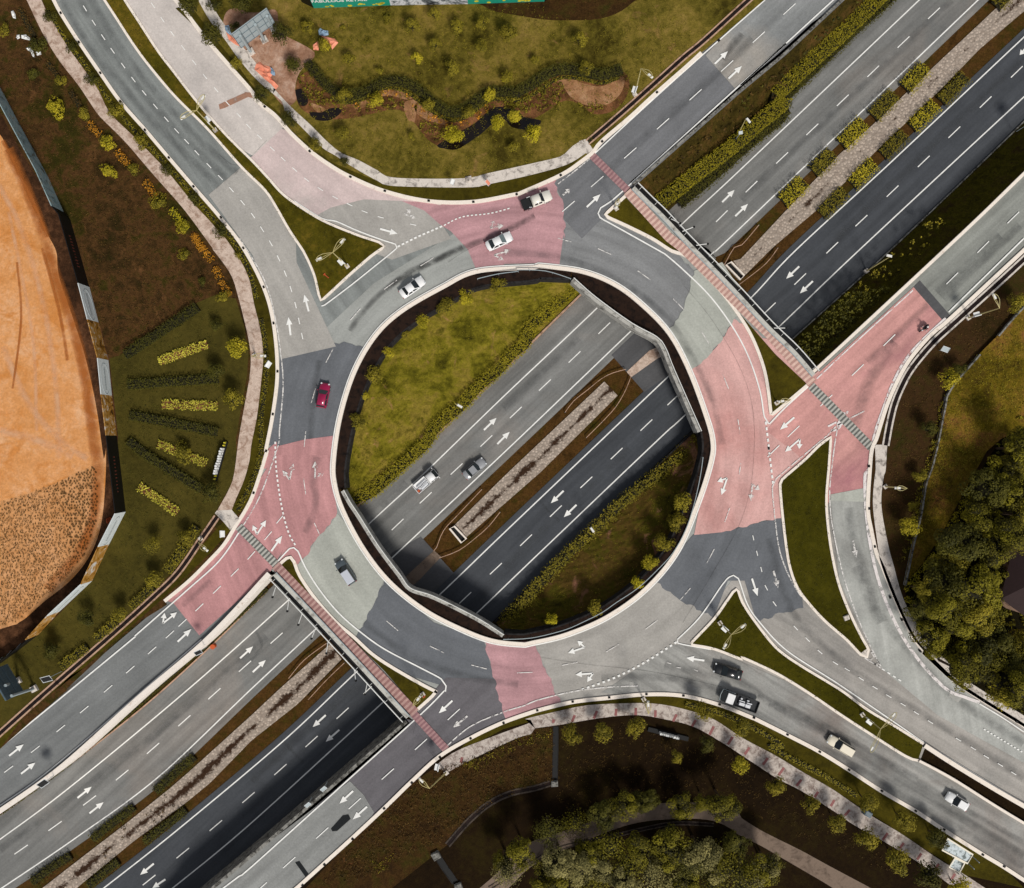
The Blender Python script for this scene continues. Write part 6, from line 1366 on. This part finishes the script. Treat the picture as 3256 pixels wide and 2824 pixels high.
# billboards seen from behind
def billboard(posts, lo, hi, z0, z1, label, m='steel', beams=True):
    t = thing('billboard', label, 'billboard', W(posts[0], ZV)); off = -t.location
    q = [W(lo[0], z0) + off, W(lo[1], z0) + off, W(hi[1], z1) + off, W(hi[0], z1) + off]
    q[3].x, q[3].y = q[0].x, q[0].y; q[2].x, q[2].y = q[1].x, q[1].y
    d = (q[1] - q[0]).normalized(); n = Vector((d.y, -d.x, 0))
    if n.dot(-(q[0] + t.location)) < 0: n = -n
    b = MB(); b.add(q + [v - n * .15 for v in q], [(0, 1, 2, 3), (7, 6, 5, 4), (0, 4, 5, 1), (1, 5, 6, 2), (2, 6, 7, 3), (3, 7, 4, 0)]); b.build('board', MAT[m], t)
    b = MB()
    for f in (0, .33, .66, 1): b.tube([q[0].lerp(q[3], f) + n * .06, q[1].lerp(q[2], f) + n * .06], .05, 4)
    for f in (0, .2, .4, .6, .8, 1): b.tube([q[0].lerp(q[1], f) + n * .06, q[3].lerp(q[2], f) + n * .06], .035, 4)
    b.build('back_frame', MAT['steel_d'], t)
    for p in posts:
        P0 = W(p, ZV) + off; f = max(.05, min(.95, (P0 - q[0]).dot(d) / (q[1] - q[0]).length)); top_ = q[3].lerp(q[2], f) + n * .3
        b = MB(); b.tube([P0, top_.lerp(Vector((top_.x, top_.y, 0)), .15)], .24, 8); ps = b.build('post', MAT['steel'], t)
        b = MB(); b.box((P0.x, P0.y, .2), (1.1, 1.0, .5), rz=.5, top=(.9, .9)); b.build('footing', MAT['path_c'], ps)
    return t
billboard([(799, 167), (841, 128), (872, 96)], [(766, 152), (874, 72)], [(743, 120), (855, 31)], 3.0, 7.6, 'grey steel back of a large billboard on pinkish bare ground at the top left')
billboard([(58, 2164), (110, 2189)], [(22, 2112), (74, 2200)], [(-2, 2140), (35, 2233)], 3.2, 8.0, 'dark blue-grey back of a billboard at the lower left edge of the photo', 'steel_d')
# letter signs: rows of free-standing shapes on a low frame
def letters(a, c, z1, label, mat, blocks, ends=None, x0=.16, x1=.84):
    A_, C_ = W(a, ZV), W(c, ZV); t = thing('letter_sign', label, 'letter sign', A_); d = C_ - A_; L = d.length; d.normalize(); ang = math.atan2(d.y, d.x); r_ = random.Random(int(a[0]))
    b = MB(); b.box(tuple(d * L / 2 + Vector((0, 0, .15))), (L, .7, .3), rz=ang); b.build('plinth', MAT['black'], t)
    for k in range(blocks):
        x = L * (x0 + (x1 - x0) * (k + .5) / blocks); wd = L * (x1 - x0) / blocks; b = MB(); hgt = z1 * r_.uniform(.85, 1.1)
        for s in (-1, 1):
            if r_.random() < .85: b.box(tuple(d * (x + s * wd * .3) + Vector((0, 0, .3 + hgt / 2))), (wd * .22, .3, hgt), rz=ang)
        for f in (.1, .5, .95):
            if r_.random() < .7: b.box(tuple(d * x + Vector((0, 0, .3 + hgt * f))), (wd * .7, .32, hgt * .18), rz=ang)
        if not b.v: b.box(tuple(d * x + Vector((0, 0, .3 + hgt / 2))), (wd * .3, .3, hgt), rz=ang)
        b.build('letter', MAT[mat], t)
    if ends:
        for x in (.04, .12, .9, .97): b = MB(); b.box(tuple(d * L * x + Vector((0, 0, .55))), (L * .05, .28, .7), rz=ang + .3, top=(.4, .9)); b.build('end_ornament', MAT[ends], t)
    return t
letters((684, 1528), (719, 1404), 1.3, 'row of upright white letters with yellow ends on the garden lawn beside the stone footpath', 'white', 11, 'hyellow')
letters((2060, 2317), (2188, 2349), 1.0, 'black sign bar with white letters on the dark lawn below the paved walkway', 'white', 13, None, .27, .74)
# tarpaulins
def tarp(pts, mat, label, seed, z=.25, name='tarpaulin', cat='tarpaulin'):
    rnd = random.Random(seed); q = P(pts); c = (sum(p[0] for p in q) / len(q), sum(p[1] for p in q) / len(q)); B_ = W(c, ZV); b = MB(); n = len(q)
    rings = [[W((c[0] + (p[0] - c[0]) * f, c[1] + (p[1] - c[1]) * f), ZV) - B_ + Vector((0, 0, rnd.uniform(.02, z) if f < 1 else .03)) for p in q] for f in (1, .68, .35)]
    vs = [v for r in rings for v in r] + [Vector((0, 0, z))]; fs = []
    for k in range(2):
        for i in range(n): fs.append((k * n + i, k * n + (i + 1) % n, (k + 1) * n + (i + 1) % n, (k + 1) * n + i))
    for i in range(n): fs.append((2 * n + i, 2 * n + (i + 1) % n, 3 * n))
    b.add(vs, fs); o = b.build(name, MAT[mat]); o.location = B_ + Vector((0, 0, .02)); return tag(o, label, cat)
tarp("A1 1825 455 1850 440 1880 465 1930 478 1950 520 1930 550 1955 585 1985 615 1965 640 1930 600 1880 560 1850 530 1812 495", 'tarp', 'large crumpled orange tarpaulin on bare ground beside the north footpath', 1, .5)
tarp("A1 1925 480 1945 490 1960 520 1960 540 1930 535 1935 505", 'tarp_b', 'blue plastic corner showing at the edge of the large orange tarpaulin', 2, .6)
tarp("A1 1610 230 1640 250 1700 300 1715 335 1680 320 1630 285", 'tarp', 'orange tarpaulin strip beside the left end of the grey billboard', 3); tarp("A1 1600 185 1630 180 1645 215 1650 250 1625 245 1605 215", 'tarp_b', 'blue tarpaulin heap left of the grey billboard', 4, .6)
tarp("A2 490 255 530 260 590 275 618 305 575 355 560 325 530 285", 'tarp', 'orange tarpaulin flap right of the small wrapped tree on the lawn', 5, .3); tarp("A2 435 320 470 295 480 330 478 360 440 358", 'tarp', 'orange tarpaulin flap left of the small wrapped tree on the lawn', 6, .3)
tarp("A2 475 215 490 200 510 215 545 220 550 250 520 258 480 250", 'tarp_b', 'pale blue crumpled sheet above the wrapped tree on the lawn', 7, .5)
tarp("C1 755 565 780 545 796 555 775 598 760 590", 'rust', 'red cloth behind the white hoarding panel at the field edge', 8, .8, 'cloth', 'cloth')
for i, s in enumerate(("A1 80 80 95 75 110 100 115 135 95 130 85 110", "A1 120 250 140 248 145 270 128 282 115 268", "A1 150 250 185 248 215 270 220 290 180 282 155 275", "A1 185 345 215 330 235 360 250 410 235 405 225 365 200 362", "A1 255 370 290 368 295 390 265 398")):
    tarp(s, 'white', '%s piece of white plastic litter from the top on the far upper left grass' % ORD[i], 20 + i, .3, 'plastic_litter', 'litter')
# canopy on the south-east verge, cabinet, slabs
ct = thing('bus_shelter', 'T-shaped shelter with blotched pale blue roof between walkway and south-east road', 'shelter', W((3046, 2700), ZV)); off = -ct.location
mk('shelter', picture_mat('shelter_roof', [(44, 54, 54), (110, 122, 122), (206, 218, 220), (214, 224, 228), (80, 94, 94)], .8))
def slab(q, z, th, mat, name):
    b = MB(); v = [W(p, z) + off for p in q]; k = len(v); b.add(v + [p - Vector((0, 0, th)) for p in v], [tuple(range(k)), tuple(range(k, 2 * k))[::-1]] + [(i, i + k, (i + 1) % k + k, (i + 1) % k) for i in range(k)]); o = b.build(name, MAT[mat], ct)
    b = MB(); b.sweep(v, rect_prof(-.12, .12, 0, .12), closed=True); b.build('roof_edge', MAT['c_cream'], o)
slab(P("D4 1470 1438 1650 1552 1612 1615 1432 1520"), 3.0, .15, 'shelter', 'main_roof'); slab(P("D4 1522 1578 1592 1612 1556 1680 1482 1642"), 2.6, .15, 'shelter', 'back_roof')
for p in P("D4 1475 1455 1635 1555 1600 1600 1450 1515 1545 1665 1495 1638"): b = MB(); x = W(p, 0) + off; b.tube([(x.x, x.y, 0), (x.x, x.y, 2.5)], .07, 6); b.build('post', MAT['steel'], ct)
def block(px, d, ang, mat, label, name, cat, z=ZV):
    b = MB(); b.box((0, 0, d[2] / 2), d, top=(.94, .94)); b.box((0, 0, d[2] + .03), (d[0] * .8, d[1] * .8, .06)); o = b.build(name, MAT[mat]); o.location = W(px, z); o.rotation_euler = (0, 0, R(ang)); return tag(o, label, cat)
block((2691, 1964), (.9, .8, .25), 20, 'path_c', 'pale concrete slab on the long east grass island near its lower end', 'concrete_slab', 'slab')
block((2753, 2581), (1.2, .9, 1.1), -30, 'steel_d', 'blue-grey utility cabinet on the walkway edge under a tree', 'utility_cabinet', 'cabinet')
block((1490, 570), (1.0, .9, .2), 10, 'path_c', 'square concrete manhole cover frame on the north footpath', 'manhole_cover', 'manhole cover', ZV + .03)
block((1763, 2490), (1.1, .9, .5), 3, 'wall_d', 'grey drain box where the black channel meets the curved drain', 'drain_box', 'drain box'); block((1387, 2719), (1.3, 1.2, .5), 30, 'wall_d', 'upper grey drain box on the dark south grass', 'drain_box', 'drain box'); block((1458, 2818), (1.2, 1.1, .5), 20, 'wall_d', 'lower grey drain box cut by the bottom edge', 'drain_box', 'drain box')
block((2141, 710), (1.4, 1.1, .8), 40, 'wall_d', 'small concrete drain block at the hedge foot beside the north-east bridge', 'drain_box', 'drain box', ZM)
# house roof among the trees on the right
hv = WL(P("C4 1850 1130 1920 830 2120 700 2200 1120 2016 1250"), 5.5); hz = thing('house', 'house with maroon tiled roof half hidden by trees on the right edge', 'house', W((3220, 1880), ZV)); off = -hz.location
b = MB(); vv = [v + off for v in hv]; cc = sum(vv, Vector()) / 5 + Vector((0, 0, 2)); b.add(vv + [cc], [(i, (i + 1) % 5, 5) for i in range(5)]); b.build('roof', MAT['roof_t'], hz)
b = MB(); k = 5; lo_ = [Vector((v.x * .93, v.y * .93, 0)) for v in vv]; hi_ = [Vector((v.x * .93, v.y * .93, vv[0].z)) for v in vv]; b.add(lo_ + hi_, [(i, (i + 1) % 5, (i + 1) % 5 + 5, i + 5) for i in range(5)]); b.build('wall', MAT['drain_edge'], hz)
# meadow wall and low rails
def fence_wall(name, label, s, prof, mat, cat='wall', z=ZV, rails=False):
    q = WL(smooth(P(s), 18), z); t = thing(name, label, cat, q[len(q) // 2]); off = -t.location; q = [v + off for v in q]; b = MB()
    b.sweep(q, prof); b.build('wall' if not rails else 'rail', MAT[mat], t)
    if rails:
        for k in range(0, len(q), 3): b = MB(); b.tube([q[k], q[k] + Vector((0, 0, .7))], .045, 5); b.build('post', MAT['steel'], t)
    return t
fence_wall('retaining_wall', 'upper piece of the low grey meadow wall on the east edge', "B4 2100 520 1930 700 1820 830", rect_prof(-.12, .12, -.1, .72), 'wall_d')
fence_wall('retaining_wall', 'long low grey wall along the left side of the east meadow', "B4 1690 960 1480 1210 1440 1350 1390 1600 1345 1780 C4 1310 300 1270 540 1220 740 1160 1030", rect_prof(-.12, .12, -.1, .72), 'wall_d')
G_ = 'low rails round the gravel median'
for s, lab in (("B3 440 1370 500 1290 600 1210 700 1130 780 1090 870 1065", 'low curved pale rail left of the gravel at the upper end inside the ring'), ("B3 590 1550 700 1440 800 1330 870 1210 905 1120", 'low curved pale rail right of the gravel at the upper end inside the ring'),
               ("C2 1640 350 1480 520 1370 640 1320 760 1300 785", 'low curved pale rail left of the gravel at the lower end inside the ring'), ("C2 1770 510 1690 610 1600 690 1480 780 1340 835", 'low curved pale rail right of the gravel at the lower end inside the ring'),
               ("A4 120 1610 0 1750 B3 1640 200 1560 340", 'low pale rail left of the gravel outside the north-east bridge'), ("B4 255 205 170 315 0 450 B3 1650 480", 'low pale rail right of the gravel outside the north-east bridge'),
               ("C2 540 1440 380 1560 270 1690", 'low pale rail left of the gravel outside the south-west bridge'), ("C2 665 1580 540 1700 410 1840", 'low pale rail right of the gravel outside the south-west bridge')):
    t = fence_wall('guard_rail', lab, s, rect_prof(-.05, .05, .55, .68), 'drain_edge', 'guard rail', ZM, True); t['group'] = G_
t = fence_wall('ring_fence', 'pale railing on the dark ledge along the south-east edge of the opening', "C3 1415 120 1395 260 1350 460 1290 640 1200 800 1080 930 950 1050 800 1150 700 1220 560 1290 430 1345 200 1400 0 1410", rect_prof(-.05, .05, .8, .95), 'steel', 'fence', 0, True)
t = fence_wall('ring_fence', 'pale railing on the dark ledge at the top right of the opening', "B2 1610 425 1760 390 1900 372 B3 100 362 300 370 480 425", rect_prof(-.05, .05, .8, .95), 'steel', 'fence', 0, True)
# kerb inlets
def inlets(s, fmt, group, wd=.34):
    q = P(s)
    for i, p in enumerate(q):
        if i == 0:
            b = MB(); b.box((0, 0, .1), (.42, wd, .24), top=(.85, .85)); b.box((0, 0, .23), (.3, wd * .7, .05)); o = b.build('kerb_inlet', MAT['black']); first = o
        else: o = first.copy(); COL.objects.link(o)
        a, c = q[max(0, i - 1)], q[min(len(q) - 1, i + 1)]; o.location = W(p, .14); o.rotation_euler = (0, 0, math.atan2(-(c[1] - a[1]), c[0] - a[0])); tag(o, fmt % ORD[i], 'drain inlet', group)
inlets("A1 435 95 565 303 717 522 860 725 1035 928 1205 1125 1380 1330 1575 1550 B1 1735 200 1880 478 1950 735 1978 1078 1945 1383 1897 1645 C1 1808 375", '%s dark drain inlet from the top in the west kerb', 'drain inlets in the west kerb')
inlets("A2 95 762 415 1080 705 1262 950 1362 1262 1432 1580 1440 1888 1386 A3 410 1250 705 1010 1095 660 1535 290", '%s dark drain inlet from the left in the north kerb', 'drain inlets in the north kerb')
inlets("D2 365 1770 520 1622 720 1440 945 1223 1142 1040 1342 858 1560 725 1795 615 D3 243 525 495 463 755 433 1020 410 1283 420 1540 483 1785 578 D4 92 577 330 698 560 820 768 948 1002 1098 1242 1240 1445 1372 1720 1552 1872 1636", '%s dark drain inlet from the left in the south kerb', 'drain inlets in the south kerb')
inlets("C4 910 185 912 487 952 757 1062 1118 1145 1277 1275 1500 1495 1685 D4 1725 455 1960 605", '%s dark drain inlet from the top in the east kerb', 'drain inlets in the east kerb')
